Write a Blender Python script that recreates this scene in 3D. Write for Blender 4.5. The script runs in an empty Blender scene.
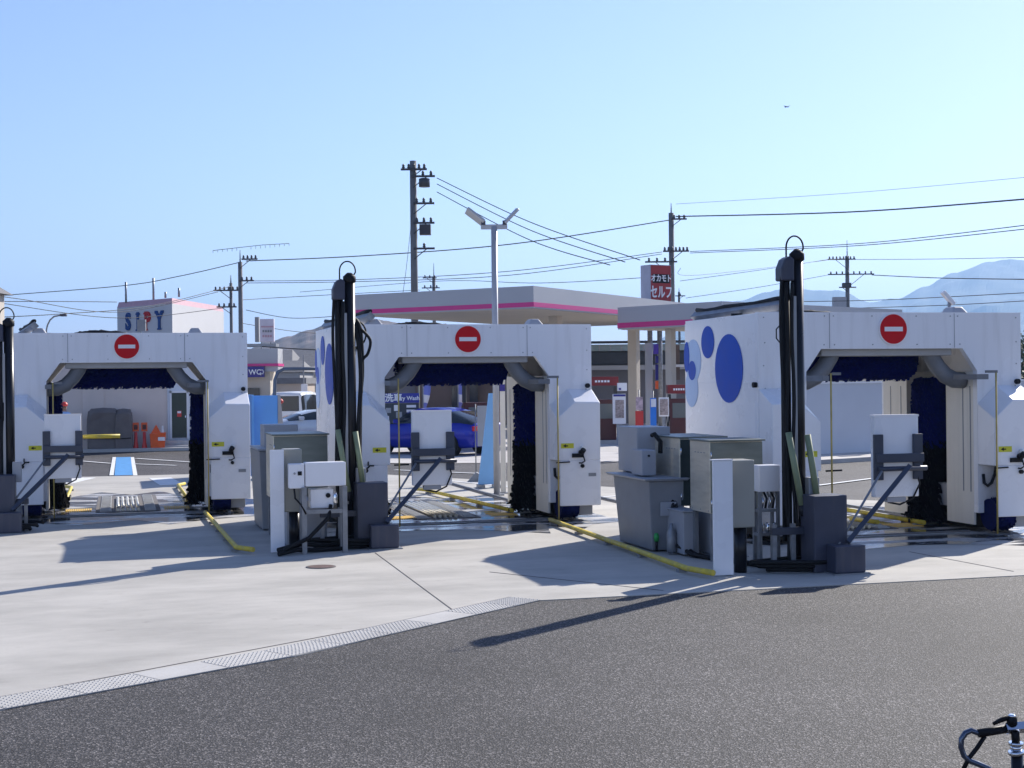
import bpy, bmesh, math, random
from mathutils import Vector, Matrix
random.seed(7)
C = bpy.context.scene.collection
SC = bpy.context.scene
R = math.radians
PI = math.pi
# ------------------------------------------------------------------ camera
FPX, PITCH, ROLL, YAW, CH = 1466.5, -0.0013, 0.0109, 0.263, 2.1213
r0 = Vector((math.cos(YAW), -math.sin(YAW), 0))
f0 = Vector((math.sin(YAW)*math.cos(PITCH), math.cos(YAW)*math.cos(PITCH), math.sin(PITCH)))
u0 = r0.cross(f0)
cr = r0*math.cos(ROLL) - u0*math.sin(ROLL)
cu = u0*math.cos(ROLL) + r0*math.sin(ROLL)
cam = bpy.data.objects.new('camera', bpy.data.cameras.new('camera')); C.objects.link(cam)
M = Matrix((cr, cu, -f0)).transposed().to_4x4(); M.translation = (0, 0, CH)
cam.matrix_world = M
cam.data.sensor_width = 36; cam.data.lens = 36*FPX/1024
cam.data.clip_start = .1; cam.data.clip_end = 20000
SC.camera = cam
# ------------------------------------------------------------------ sky, sun, exposure
SUN_EL, SUN_AZ = R(31.5), R(52)          # azimuth from +Y towards +X
w = bpy.data.worlds.new('World'); SC.world = w; w.use_nodes = True
nt = w.node_tree; bg = nt.nodes['Background']
sky = nt.nodes.new('ShaderNodeTexSky'); sky.sky_type = 'NISHITA'; sky.sun_disc = False
sky.sun_elevation = SUN_EL; sky.sun_rotation = SUN_AZ
sky.air_density = 1.0; sky.dust_density = .32; sky.ozone_density = 5.0
tint = nt.nodes.new('ShaderNodeMixRGB'); tint.blend_type = 'MULTIPLY'; tint.inputs[0].default_value = 1
tint.inputs[2].default_value = (.93, .795, .86, 1)      # clear winter air, camera white balance on the cool side
nt.links.new(sky.outputs[0], tint.inputs[1]); nt.links.new(tint.outputs[0], bg.inputs[0]); bg.inputs[1].default_value = .118
sd = bpy.data.lights.new('sun', 'SUN'); sd.energy = 4.6; sd.angle = R(.5); sd.color = (1, .945, .86)
so = bpy.data.objects.new('sun', sd); C.objects.link(so)
sv = Vector((math.sin(SUN_AZ)*math.cos(SUN_EL), math.cos(SUN_AZ)*math.cos(SUN_EL), math.sin(SUN_EL)))
so.rotation_euler = sv.to_track_quat('Z', 'Y').to_euler(); so.location = sv*60
SC.view_settings.view_transform = 'Standard'; SC.view_settings.look = 'None'
SC.view_settings.exposure = .78; SC.view_settings.gamma = 1
try: SC.view_settings.use_curve_mapping = False
except Exception: pass
SC.render.engine = 'CYCLES'
SC.cycles.use_denoising = True
SC.cycles.max_bounces = 8; SC.cycles.volume_bounces = 0

# ------------------------------------------------------------------ helpers
def ray(px, py):
    d = cr*((px-512)/FPX) + cu*(-(py-384)/FPX) + f0
    return d
def W(px, py, zd):                        # world point seen at that pixel, zd metres along the view axis
    return Vector((0, 0, CH)) + ray(px, py)*zd
def G(px, py, z=0):                       # world point on the plane of height z
    d = ray(px, py); return Vector((0, 0, CH)) + d*((z-CH)/d.z)
def AY(px, py, Y):
    d = ray(px, py); return Vector((0, 0, CH)) + d*(Y/d.y)

class MB:
    def __init__(s, M=None): s.bm = bmesh.new(); s.M = M; s.mi = 0; s.sm = False
    def mat(s, i): s.mi = i; return s
    def v(s, p):
        p = Vector(p)
        return s.bm.verts.new(s.M @ p if s.M else p)
    def f(s, vs, smooth=None):
        try: fa = s.bm.faces.new(vs)
        except ValueError: return None
        fa.material_index = s.mi; fa.smooth = s.sm if smooth is None else smooth
        return fa
    def box(s, x0, x1, y0, y1, z0, z1):
        V = [s.v((x, y, z)) for z in (z0, z1) for y in (y0, y1) for x in (x0, x1)]
        for q in ((0,2,3,1),(4,5,7,6),(0,1,5,4),(2,6,7,3),(0,4,6,2),(1,3,7,5)): s.f([V[i] for i in q])
        return s
    def hexa(s, a, b):                    # two quads of four points each (bottom, top)
        A = [s.v(p) for p in a]; B = [s.v(p) for p in b]; n = len(A)
        s.f(A[::-1]); s.f(B)
        for i in range(n): s.f([A[i], A[(i+1) % n], B[(i+1) % n], B[i]])
        return s
    def prism(s, poly, lo, hi, axis='y'):
        def P(a, b, c): return (a, c, b) if axis == 'y' else ((c, a, b) if axis == 'x' else (a, b, c))
        return s.hexa([P(a, b, lo) for a, b in poly], [P(a, b, hi) for a, b in poly])
    def tube(s, pts, r, n=8, r1=None):
        pts = [Vector(p) for p in pts]; k = len(pts); rings = []
        up = None
        for i, p in enumerate(pts):
            t = (pts[min(i+1, k-1)]-pts[max(i-1, 0)]).normalized()
            if up is None: up = Vector((0, 0, 1)) if abs(t.z) < .9 else Vector((1, 0, 0))
            a = t.cross(up).normalized(); b = a.cross(t).normalized(); up = b
            rr = r if r1 is None else r+(r1-r)*i/(k-1)
            rings.append([s.v(p+a*math.cos(2*PI*j/n)*rr+b*math.sin(2*PI*j/n)*rr) for j in range(n)])
        for i in range(k-1):
            for j in range(n): s.f([rings[i][j], rings[i][(j+1) % n], rings[i+1][(j+1) % n], rings[i+1][j]], n > 4)
        s.f(rings[0][::-1], False); s.f(rings[-1], False)
        return s
    def beam(s, a, b, wx, wz):            # square bar
        return s.tube([a, b], max(wx, wz)*.7, 4)
    def lathe(s, prof, c=(0, 0, 0), n=16):   # (r,z) profile about vertical axis
        rings = [[s.v((c[0]+r*math.cos(2*PI*j/n), c[1]+r*math.sin(2*PI*j/n), c[2]+z)) for j in range(n)] for r, z in prof]
        for i in range(len(rings)-1):
            for j in range(n): s.f([rings[i][j], rings[i][(j+1) % n], rings[i+1][(j+1) % n], rings[i+1][j]], True)
        s.f(rings[0][::-1], False); s.f(rings[-1], False)
        return s
    def disc(s, c, ax, r, t, n=32, rz=None):   # thin disc centred c, axis 'x' or 'y'
        rz = rz or r; A = []; B = []
        for j in range(n):
            a, b = r*math.cos(2*PI*j/n), rz*math.sin(2*PI*j/n)
            if ax == 'y': A.append((c[0]+a, c[1]-t/2, c[2]+b)); B.append((c[0]+a, c[1]+t/2, c[2]+b))
            elif ax == 'x': A.append((c[0]-t/2, c[1]+a, c[2]+b)); B.append((c[0]+t/2, c[1]+a, c[2]+b))
            else: A.append((c[0]+a, c[1]+b, c[2]-t/2)); B.append((c[0]+a, c[1]+b, c[2]+t/2))
        return s.hexa(A, B)
    def build(s, name, mats, parent=None, bevel=0, **kw):
        bmesh.ops.recalc_face_normals(s.bm, faces=s.bm.faces[:])
        me = bpy.data.meshes.new(name)
        if parent is not None:
            q = parent; off = Vector((0, 0, 0))
            while q is not None: off += q.location; q = q.parent
            bmesh.ops.translate(s.bm, verts=s.bm.verts[:], vec=-off)
        s.bm.to_mesh(me); s.bm.free()
        for m in (mats if isinstance(mats, (list, tuple)) else [mats]): me.materials.append(m)
        o = bpy.data.objects.new(name, me); C.objects.link(o)
        if parent is not None: o.parent = parent
        if bevel:
            md = o.modifiers.new('bevel', 'BEVEL'); md.width = bevel; md.segments = 2; md.limit_method = 'ANGLE'; md.angle_limit = R(50)
        for k_, v_ in kw.items(): o[k_] = v_
        return o

def thing(name, label, cat, loc=(0, 0, 0), group=None):
    o = bpy.data.objects.new(name, None); C.objects.link(o); o.location = loc
    o.empty_display_size = .2
    o['label'] = label; o['category'] = cat
    if group: o['group'] = group
    return o
def dup(root, loc, label):
    def cp(o, par):
        c = o.copy(); C.objects.link(c); c.parent = par
        for ch in kids[o]: cp(ch, c)
        return c
    kids = {}
    def walk(o):
        kids[o] = list(o.children)
        for ch in kids[o]: walk(ch)
    walk(root)
    c = cp(root, None); c.location = loc; c['label'] = label
    return c
def tag(o, label, cat, group=None):
    o['label'] = label; o['category'] = cat
    if group: o['group'] = group
    return o
def lin(c):
    return tuple(((x/255)/12.92 if x/255 <= .04045 else (((x/255)+.055)/1.055)**2.4) for x in c)
def mat(name, col, rough=.5, metal=0, var=.08, scale=3, bump=0, bscale=40, emit=0, spec=.5, stretch=(1, 1, 1), grime=0):
    m = bpy.data.materials.new(name); m.use_nodes = True; n = m.node_tree; b = n.nodes['Principled BSDF']
    b.inputs['Roughness'].default_value = rough; b.inputs['Metallic'].default_value = metal
    b.inputs['Specular IOR Level'].default_value = spec
    tc = n.nodes.new('ShaderNodeTexCoord'); mp = n.nodes.new('ShaderNodeMapping'); mp.inputs['Scale'].default_value = stretch
    n.links.new(tc.outputs['Object'], mp.inputs[0])
    nz = n.nodes.new('ShaderNodeTexNoise'); nz.inputs['Scale'].default_value = scale; nz.inputs['Detail'].default_value = 6
    n.links.new(mp.outputs[0], nz.inputs['Vector'])
    rp = n.nodes.new('ShaderNodeValToRGB')
    rp.color_ramp.elements[0].position = .3; rp.color_ramp.elements[1].position = .7
    rp.color_ramp.elements[0].color = tuple(max(0, c*(1-var)) for c in col)+(1,)
    rp.color_ramp.elements[1].color = tuple(min(1, c*(1+var)) for c in col)+(1,)
    n.links.new(nz.outputs[0], rp.inputs[0]); last = rp.outputs[0]
    if grime:                              # vertical streaks of dirt
        g = n.nodes.new('ShaderNodeTexNoise'); g.inputs['Scale'].default_value = 1.0; g.inputs['Detail'].default_value = 5
        mg = n.nodes.new('ShaderNodeMapping'); mg.inputs['Scale'].default_value = (9, 9, .8)
        n.links.new(tc.outputs['Object'], mg.inputs[0]); n.links.new(mg.outputs[0], g.inputs['Vector'])
        r2 = n.nodes.new('ShaderNodeValToRGB'); r2.color_ramp.elements[0].position = .5; r2.color_ramp.elements[1].position = .8
        r2.color_ramp.elements[1].color = (grime, grime, grime, 1)
        r2.color_ramp.elements[0].color = (0, 0, 0, 1)
        n.links.new(g.outputs[0], r2.inputs[0])
        mx = n.nodes.new('ShaderNodeMixRGB'); mx.inputs['Color2'].default_value = (.28, .26, .23, 1)
        n.links.new(r2.outputs[0], mx.inputs['Fac']); n.links.new(last, mx.inputs['Color1']); last = mx.outputs[0]
    n.links.new(last, b.inputs['Base Color'])
    mr = n.nodes.new('ShaderNodeMapRange'); mr.inputs['To Min'].default_value = max(0, rough-.08); mr.inputs['To Max'].default_value = min(1, rough+.1)
    n.links.new(nz.outputs[0], mr.inputs['Value']); n.links.new(mr.outputs[0], b.inputs['Roughness'])
    if bump:
        n2 = n.nodes.new('ShaderNodeTexNoise'); n2.inputs['Scale'].default_value = bscale; n2.inputs['Detail'].default_value = 4
        n.links.new(mp.outputs[0], n2.inputs['Vector'])
        bp = n.nodes.new('ShaderNodeBump'); bp.inputs['Strength'].default_value = bump; bp.inputs['Distance'].default_value = .01
        n.links.new(n2.outputs[0], bp.inputs['Height']); n.links.new(bp.outputs[0], b.inputs['Normal'])
    if emit: b.inputs['Emission Color'].default_value = col+(1,); b.inputs['Emission Strength'].default_value = emit
    return m
_fontcache = {}
def text(s, size, m, Mx, parent, name='lettering', bold=0, ext=.004, align='CENTER', sx=1):
    cu_ = bpy.data.curves.new('t', 'FONT'); cu_.body = s; cu_.size = size; cu_.extrude = ext; cu_.offset = bold
    cu_.align_x = align; cu_.align_y = 'CENTER'; cu_.resolution_u = 3
    t = bpy.data.objects.new('t', cu_); C.objects.link(t)
    dg = bpy.context.evaluated_depsgraph_get(); dg.update()
    me = bpy.data.meshes.new_from_object(t.evaluated_get(dg))
    bpy.data.objects.remove(t)
    me.materials.clear(); me.materials.append(m)
    q = parent; off = Vector((0, 0, 0))
    while q is not None: off += q.location; q = q.parent
    me.transform(Matrix.Translation(-off) @ Mx @ Matrix.Diagonal((sx, 1, 1, 1)))
    o = bpy.data.objects.new(name, me); C.objects.link(o); o.parent = parent
    return o
def frame(origin, right, normal):         # matrix: x->right, y->up, z->normal (towards viewer)
    right = Vector(right).normalized(); normal = Vector(normal).normalized(); up = normal.cross(right)
    m = Matrix((right, up, normal)).transposed().to_4x4(); m.translation = origin
    return m
def place(origin, right):                 # matrix: x->right (horizontal), y->away, z->up
    right = Vector((right[0], right[1], 0)).normalized(); away = Vector((-right.y, right.x, 0))
    m = Matrix((right, away, Vector((0, 0, 1)))).transposed().to_4x4(); m.translation = origin
    return m
CR = (math.cos(YAW), -math.sin(YAW), 0)   # camera-parallel horizontal
CF = (math.sin(YAW), math.cos(YAW), 0)

# ------------------------------------------------------------------ materials
WHITE = mat('white_painted_steel', (.85, .85, .87), .24, 0, .02, 1.2, .05, 3, grime=.20)
WHITE2 = mat('white_door_paint', (.84, .84, .86), .28, 0, .03, 2, grime=.06)
CREAM = mat('cream_leg_plate', (.74, .70, .62), .4, 0, .05, 2, grime=.2)
SEAM = mat('seam_shadow_gap', (.25, .26, .29), .7)
BOLT = mat('bolt_heads', (.3, .31, .33), .4, .8)
RED = mat('sign_red', (.60, .012, .018), .5, 0, .04, spec=.15)
SIGNW = mat('sign_white', (.85, .83, .83), .4, 0, .02)
BLUED = mat('blue_dot_film', (.008, .085, .50), .5, 0, .05, spec=.12)
PALEB = mat('pale_blue_dot', (.50, .65, .88), .5, 0, .05, spec=.2)
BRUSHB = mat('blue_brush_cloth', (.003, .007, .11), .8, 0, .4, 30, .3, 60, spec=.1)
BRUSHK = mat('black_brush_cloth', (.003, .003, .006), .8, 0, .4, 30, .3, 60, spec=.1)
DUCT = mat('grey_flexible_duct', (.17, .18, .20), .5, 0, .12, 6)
DUCTB = mat('grey_duct_box', (.42, .43, .45), .5, 0, .08, 4)
BLACK = mat('black_rubber', (.008, .008, .010), .6, 0, .2, 8, spec=.25)
BLKMETAL = mat('black_painted_pipe', (.008, .008, .012), .3, 0, .2, 5, spec=.35)
GREYSTR = mat('grey_fitting_and_highlight', (.32, .33, .35), .4, .4)
STEEL = mat('brushed_steel', (.66, .62, .52), .34, .6, .12, 3, .08, 90, stretch=(1, 1, 6))  # warm reflection of the sunlit concrete worked into the colour
STEELD = mat('shaded_steel_front', (.20, .22, .20), .42, .6, .15, 3, stretch=(1, 1, 4))  # shade on the cabinet fronts put into a darker steel colour
DKGREEN = mat('dark_green_shaded_front', (.035, .05, .05), .4, .3, .2)  # front facing away from the light, its shade painted as dark green
GREY1 = mat('grey_painted_box', (.34, .35, .38), .45, 0, .06, 3, grime=.15)
GREY2 = mat('mid_grey_bin_paint', (.24, .245, .26), .5, 0, .10, 4, grime=.25)
DKGREY = mat('dark_grey_bollard_paint', (.045, .05, .08), .45, 0, .12, 5, grime=.15)
BRKT = mat('slate_bracket_paint', (.05, .058, .085), .4, .2, .12)
GALV = mat('galvanised_frame', (.25, .26, .28), .45, .5, .2, 9)
SLEEVE = mat('pale_green_hose_sleeve', (.22, .26, .15), .6, 0, .12, 8)
YEL = mat('yellow_rail_paint', (.60, .46, .05), .5, 0, .2, 10, grime=.5)
YEL2 = mat('yellow_plastic_pole', (.48, .36, .10), .5, 0, .15, 8)
YELTAG = mat('yellow_sticker', (.60, .58, .03), .5)
ORANGE = mat('orange_plastic', (.85, .12, .02), .45, 0, .1, 6)
REDPL = mat('red_plastic', (.65, .05, .04), .45)
BEIGEW = mat('beige_siding', (.72, .61, .54), .75, 0, .05, 1.5, .1, 30)
PALEW = mat('pale_wall_paint', (.74, .75, .78), .7, 0, .04, 2)
TARP = mat('grey_tarpaulin', (.15, .125, .115), .6, 0, .15, 3, .6, 5)
MAGENTA = mat('magenta_band', (.62, .03, .22), .4, 0, .04)
FASCIA = mat('canopy_fascia_paint', (.42, .43, .45), .5, 0, .05, .5)
SOFFIT = mat('cream_soffit', (.54, .49, .42), .7, 0, .05, 1)
CONC_STEP = mat('concrete_step', (.50, .48, .46), .85, 0, .12, 4)
NAVY = mat('navy_sign_film', (.02, .015, .22), .4)
LETW = mat('white_lettering', (.85, .85, .88), .5)
LETB = mat('blue_lettering', (.015, .06, .22), .7, spec=.1)
LETR = mat('red_lettering', (.45, .01, .02), .7, spec=.1)
GLASS = mat('dark_glass', (.02, .025, .03), .08, 0, .1)
DOORG = mat('dark_green_door', (.03, .045, .035), .3)
POLEM = mat('concrete_utility_pole', (.16, .155, .155), .8, 0, .15, 2)
ARMM = mat('dark_crossarm_steel', (.05, .045, .05), .6, .2)
INSUL = mat('insulator_dark', (.04, .04, .045), .4)
WIREM = mat('power_wire_rubber', (.03, .03, .035), .7)
LAMPP = mat('lamp_post_paint', (.42, .43, .46), .45, .2, .06)
PINKR = mat('pink_roof_edge', (.55, .33, .38), .7)
WEDGEB = mat('light_blue_partition', (.12, .36, .78), .4, 0, .06, 2)
WEDGES = mat('partition_end_grey', (.36, .35, .36), .6)
CARB = mat('blue_car_paint', (.01, .02, .33), .18, .2, .05)
CARW = mat('white_car_paint', (.78, .80, .82), .2, 0, .02)
CARS = mat('pale_silver_car_paint', (.60, .63, .66), .2, .3, .04)
TYRE = mat('tyre_rubber', (.015, .015, .016), .8)
RIM = mat('alloy_rim', (.35, .35, .37), .3, .8)
LAMPR = mat('red_tail_lamp', (.55, .01, .02), .2)
LAMPW = mat('clear_lamp_lens', (.75, .75, .72), .15)
PLATE = mat('number_plate_white', (.75, .77, .75), .5)
DARKB = mat('dark_building_panel', (.035, .045, .06), .5, 0, .1)
GREYBLD = mat('grey_building_wall', (.20, .19, .20), .8, 0, .15, .6)
BROWNB = mat('brown_building_wall', (.17, .12, .10), .8, 0, .2, .6)
TEALG = mat('teal_roof_glass', (.30, .42, .44), .2, 0, .1, 2)
PUMPR = mat('pump_dark_red', (.07, .004, .006), .35)
PUMPK = mat('pump_black', (.015, .014, .016), .4)
POSTER = mat('poster_print', (.35, .28, .26), .6, 0, .5, 14)
TILE = mat('grey_roof_tiles', (.13, .13, .14), .8, 0, .2, 3)
HOUSEW = [mat('cream_house_wall', (.50, .46, .40), .85, 0, .1, .5), mat('grey_house_wall', (.36, .36, .37), .85, 0, .1, .5), mat('tan_house_wall', (.40, .33, .27), .85, 0, .1, .5)]
SKIN = mat('skin', (.45, .26, .18), .6)
SHIRT = mat('light_blue_shirt', (.35, .55, .85), .8)
TROUS = mat('dark_trousers', (.03, .035, .06), .8)
CHROME = mat('chrome', (.75, .76, .78), .15, 1, .03)
WATERJET = mat('splash_foam', (.75, .82, .88), .15, 0, .05)
LEAFD = mat('tree_leaves', (.045, .075, .03), .7, 0, .5, .8)
BARK = mat('tree_bark', (.08, .06, .045), .9, 0, .3, 8)

# asphalt and concrete -------------------------------------------------------
def asphalt(name, base, speck, sc=90):
    m = bpy.data.materials.new(name); m.use_nodes = True; n = m.node_tree; b = n.nodes['Principled BSDF']
    tc = n.nodes.new('ShaderNodeTexCoord')
    vo = n.nodes.new('ShaderNodeTexVoronoi'); vo.inputs['Scale'].default_value = sc
    n.links.new(tc.outputs['Object'], vo.inputs['Vector'])
    rp = n.nodes.new('ShaderNodeValToRGB'); e = rp.color_ramp.elements
    e[0].position = 0; e[0].color = tuple(c*.35 for c in base)+(1,)
    e[1].position = 1; e[1].color = speck+(1,)
    x = rp.color_ramp.elements.new(.55); x.color = base+(1,)
    x = rp.color_ramp.elements.new(.8); x.color = tuple(c*1.7 for c in base)+(1,)
    sep = n.nodes.new('ShaderNodeSeparateColor'); n.links.new(vo.outputs['Color'], sep.inputs[0]); n.links.new(sep.outputs[0], rp.inputs[0])
    nz = n.nodes.new('ShaderNodeTexNoise'); nz.inputs['Scale'].default_value = .35; nz.inputs['Detail'].default_value = 7; nz.inputs['Roughness'].default_value = .6
    n.links.new(tc.outputs['Object'], nz.inputs['Vector'])
    mr = n.nodes.new('ShaderNodeMapRange'); mr.inputs['From Min'].default_value = .3; mr.inputs['From Max'].default_value = .7
    mr.inputs['To Min'].default_value = .6; mr.inputs['To Max'].default_value = 1.35
    n.links.new(nz.outputs[0], mr.inputs[0])
    mu = n.nodes.new('ShaderNodeMixRGB'); mu.blend_type = 'MULTIPLY'; mu.inputs[0].default_value = 1
    n.links.new(rp.outputs[0], mu.inputs[1]); n.links.new(mr.outputs[0], mu.inputs[2]); n.links.new(mu.outputs[0], b.inputs['Base Color'])
    b.inputs['Roughness'].default_value = .78; b.inputs['Specular IOR Level'].default_value = .4
    bp = n.nodes.new('ShaderNodeBump'); bp.inputs['Strength'].default_value = .7; bp.inputs['Distance'].default_value = .006
    n.links.new(vo.outputs['Distance'], bp.inputs['Height']); n.links.new(bp.outputs[0], b.inputs['Normal'])
    return m
ROADM = asphalt('road_asphalt', (.040, .037, .036), (.24, .22, .21), 95)
LOTM = asphalt('lot_asphalt', (.055, .050, .051), (.14, .14, .14), 60)
def concrete(name, col, wet=False):
    m = bpy.data.materials.new(name); m.use_nodes = True; n = m.node_tree; b = n.nodes['Principled BSDF']
    tc = n.nodes.new('ShaderNodeTexCoord')
    mp = n.nodes.new('ShaderNodeMapping'); mp.inputs['Scale'].default_value = (.6, 1.15, 1); mp.inputs['Rotation'].default_value = (0, 0, R(-12))
    n.links.new(tc.outputs['Object'], mp.inputs[0])
    a = n.nodes.new('ShaderNodeTexNoise'); a.inputs['Scale'].default_value = 1.0; a.inputs['Detail'].default_value = 8; a.inputs['Roughness'].default_value = .65
    n.links.new(mp.outputs[0], a.inputs['Vector'])
    rp = n.nodes.new('ShaderNodeValToRGB'); e = rp.color_ramp.elements
    e[0].position = .30; e[0].color = tuple(c*.72 for c in col)+(1,)
    e[1].position = .62; e[1].color = tuple(c*1.05 for c in col)+(1,)
    n.links.new(a.outputs[0], rp.inputs[0])
    s2 = n.nodes.new('ShaderNodeTexNoise'); s2.inputs['Scale'].default_value = 60; s2.inputs['Detail'].default_value = 3
    n.links.new(tc.outputs['Object'], s2.inputs['Vector'])
    mr = n.nodes.new('ShaderNodeMapRange'); mr.inputs['To Min'].default_value = .9; mr.inputs['To Max'].default_value = 1.1
    n.links.new(s2.outputs[0], mr.inputs[0])
    mu = n.nodes.new('ShaderNodeMixRGB'); mu.blend_type = 'MULTIPLY'; mu.inputs[0].default_value = 1
    n.links.new(rp.outputs[0], mu.inputs[1]); n.links.new(mr.outputs[0], mu.inputs[2])
    # scattered small stains
    vo = n.nodes.new('ShaderNodeTexNoise'); vo.inputs['Scale'].default_value = 3.2; vo.inputs['Detail'].default_value = 9; vo.inputs['Roughness'].default_value = .7
    n.links.new(tc.outputs['Object'], vo.inputs['Vector'])
    r3 = n.nodes.new('ShaderNodeValToRGB'); r3.color_ramp.elements[0].position = .60; r3.color_ramp.elements[0].color = (1, 1, 1, 1)
    r3.color_ramp.elements[1].position = .76; r3.color_ramp.elements[1].color = (.72, .70, .68, 1)
    n.links.new(vo.outputs[0], r3.inputs[0])
    m2 = n.nodes.new('ShaderNodeMixRGB'); m2.blend_type = 'MULTIPLY'; m2.inputs[0].default_value = 1
    n.links.new(mu.outputs[0], m2.inputs[1]); n.links.new(r3.outputs[0], m2.inputs[2])
    last = m2.outputs[0]
    b.inputs['Roughness'].default_value = .85
    if wet:       # damp film whose outline comes from noise
        wn = n.nodes.new('ShaderNodeTexNoise'); wn.inputs['Scale'].default_value = 1.0; wn.inputs['Detail'].default_value = 6
        mw = n.nodes.new('ShaderNodeMapping'); mw.inputs['Scale'].default_value = (.8, 2.2, 1)
        n.links.new(tc.outputs['Object'], mw.inputs[0]); n.links.new(mw.outputs[0], wn.inputs['Vector'])
        wr = n.nodes.new('ShaderNodeValToRGB'); wr.color_ramp.elements[0].position = .41; wr.color_ramp.elements[1].position = .50
        n.links.new(wn.outputs[0], wr.inputs[0])
        m4 = n.nodes.new('ShaderNodeMixRGB'); m4.inputs[2].default_value = tuple(c*.22 for c in col)+(1,)
        n.links.new(wr.outputs[0], m4.inputs[0]); n.links.new(last, m4.inputs[1]); last = m4.outputs[0]
        rr = n.nodes.new('ShaderNodeMapRange'); rr.inputs['To Min'].default_value = .6; rr.inputs['To Max'].default_value = .045
        n.links.new(wr.outputs[0], rr.inputs[0]); n.links.new(rr.outputs[0], b.inputs['Roughness'])
    n.links.new(last, b.inputs['Base Color'])
    bp = n.nodes.new('ShaderNodeBump'); bp.inputs['Strength'].default_value = .25 if not wet else .08; bp.inputs['Distance'].default_value = .004
    n.links.new(s2.outputs[0], bp.inputs['Height']); n.links.new(bp.outputs[0], b.inputs['Normal'])
    return m
CONC = concrete('pad_concrete', (.46, .435, .39))
CONCW = concrete('wet_pad_concrete', (.46, .45, .44), True)
FORE = concrete('forecourt_concrete', (.52, .49, .46))
KERBM = concrete('gutter_concrete', (.47, .455, .43))
TACT = mat('diamond_plate_tread', (.44, .44, .43), .6, .1, .15, 6)
PAINTW = mat('road_paint_white', (.72, .72, .70), .7, 0, .15, 6)
PAINTB = mat('road_paint_blue', (.07, .28, .58), .7, 0, .12, 5)
PAINTO = mat('yellow_tactile_strip', (.75, .50, .12), .7, 0, .15, 8)
JOINT = mat('joint_dark', (.14, .13, .13), .9)

# ------------------------------------------------------------------ ground
def sheet(name, poly, z, m, thick=None, kind='structure'):
    b = MB()
    if thick:
        b.hexa([(x, y, z-thick) for x, y in poly], [(x, y, z) for x, y in poly])
    else: b.f([b.v((x, y, z)) for x, y in poly])
    o = b.build(name, m); o['kind'] = kind; return o
sheet('ground', [(-9000, -3000), (9000, -3000), (9000, 12000), (-9000, 12000)], -.10, LOTM)
EDGE = [(-14, 2.0), (-0.77, 10.2), (1.36, 11.54), (3.95, 13.69), (6.7, 13.69), (9.33, 13.71), (16, 14.0)]
sheet('road', [(-60, -20), (60, -20), (60, 19.5), (16, 19.5)] + EDGE[::-1] + [(-60, 2.0)], -.008, ROADM)
BACK = [(16, 19.5), (12.1, 23.5), (6.0, 33.8), (2.5, 35.9), (-6, 36.2), (-14, 37)]
sheet('wash_pad', EDGE + BACK, 0, CONC, .09)
sheet('parking_lot', [(-40, 30), (-14, 37), (-6, 36.2), (2.5, 35.9), (6, 33.8), (12.1, 23.5), (16, 19.5), (60, 19.5), (60, 60), (-40, 60)], -.012, LOTM)
sheet('forecourt', [(3.4, 41.5), (8.0, 37.8), (14, 36.2), (22, 39), (60, 52), (60, 110), (-2, 110), (3.4, 60)], .002, FORE)
# gutter along the road, in slabs, some with a raised tread pattern
ga, gb = [], []
def along(t):                      # along the oblique road edge
    pts = [Vector(p) for p in EDGE[:4]]
    L = [(pts[i+1]-pts[i]).length for i in range(3)]
    for i in range(3):
        if t <= L[i] or i == 2:
            d = (pts[i+1]-pts[i]).normalized(); return pts[i]+d*t, Vector((-d.y, d.x))
        t -= L[i]
T = 0; k = 0
gut = MB(); tread = MB(); jn = MB()
tot = sum((Vector(EDGE[i+1])-Vector(EDGE[i])).length for i in range(3))
while T < tot-.02:
    T1 = min(T+.60, tot)
    a, na = along(T+.006); b2, nb = along(T1-.006)
    wd = .36
    q = [a, b2, b2+nb*wd, a+na*wd]
    gut.hexa([(p.x, p.y, -.02) for p in q], [(p.x, p.y, .005) for p in q])
    if k % 5 != 3:
        for i in range(14):
            for j in range(8):
                s_ = (i+.5)/14; t_ = (j+.5)/8
                p = (a*(1-s_)+b2*s_)+((na*(1-s_)+nb*s_)*wd*t_); d = (b2-a).normalized()*(.013 if (i+j) % 2 else -.013); e = Vector((-d.y, d.x))*.35; d = d*1.0
                dd = (d+e*3)*.6; ee = Vector((-dd.y, dd.x))*.28
                qq = [p-dd-ee, p+dd-ee, p+dd+ee, p-dd+ee]
                tread.hexa([(v.x, v.y, .005) for v in qq], [(v.x, v.y, .010) for v in qq])
    T = T1; k += 1
o = gut.build('gutter', KERBM); o['kind'] = 'structure'
o = tread.build('gutter_tread', TACT); o['kind'] = 'structure'
# expansion joints
def strip(b, p, q, w_, z, th=.003):
    p = Vector(p[:2]); q = Vector(q[:2]); d = (q-p).normalized(); n_ = Vector((-d.y, d.x))*w_/2
    b.hexa([(v.x, v.y, z) for v in (p-n_, q-n_, q+n_, p+n_)], [(v.x, v.y, z+th) for v in (p-n_, q-n_, q+n_, p+n_)])
for p, q in [((3.0, 13.35), (3.1, 18.2)), ((4.0, 15.9), (5.3, 13.9)), ((9.4, 14.0), (9.3, 16))]:
    strip(jn, p, q, .012, .001)
pts = [a + n_*.372 for a, n_ in [along(t) for t in [0, 1, 2.4, 3.2, 4.0, 5, 6, 7, tot*.6, tot*.75, tot*.9, tot]]]
for i in range(len(pts)-1): strip(jn, pts[i], pts[i+1], .012, .001)
o = jn.build('pavement_joint', JOINT); o['kind'] = 'structure'
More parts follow.
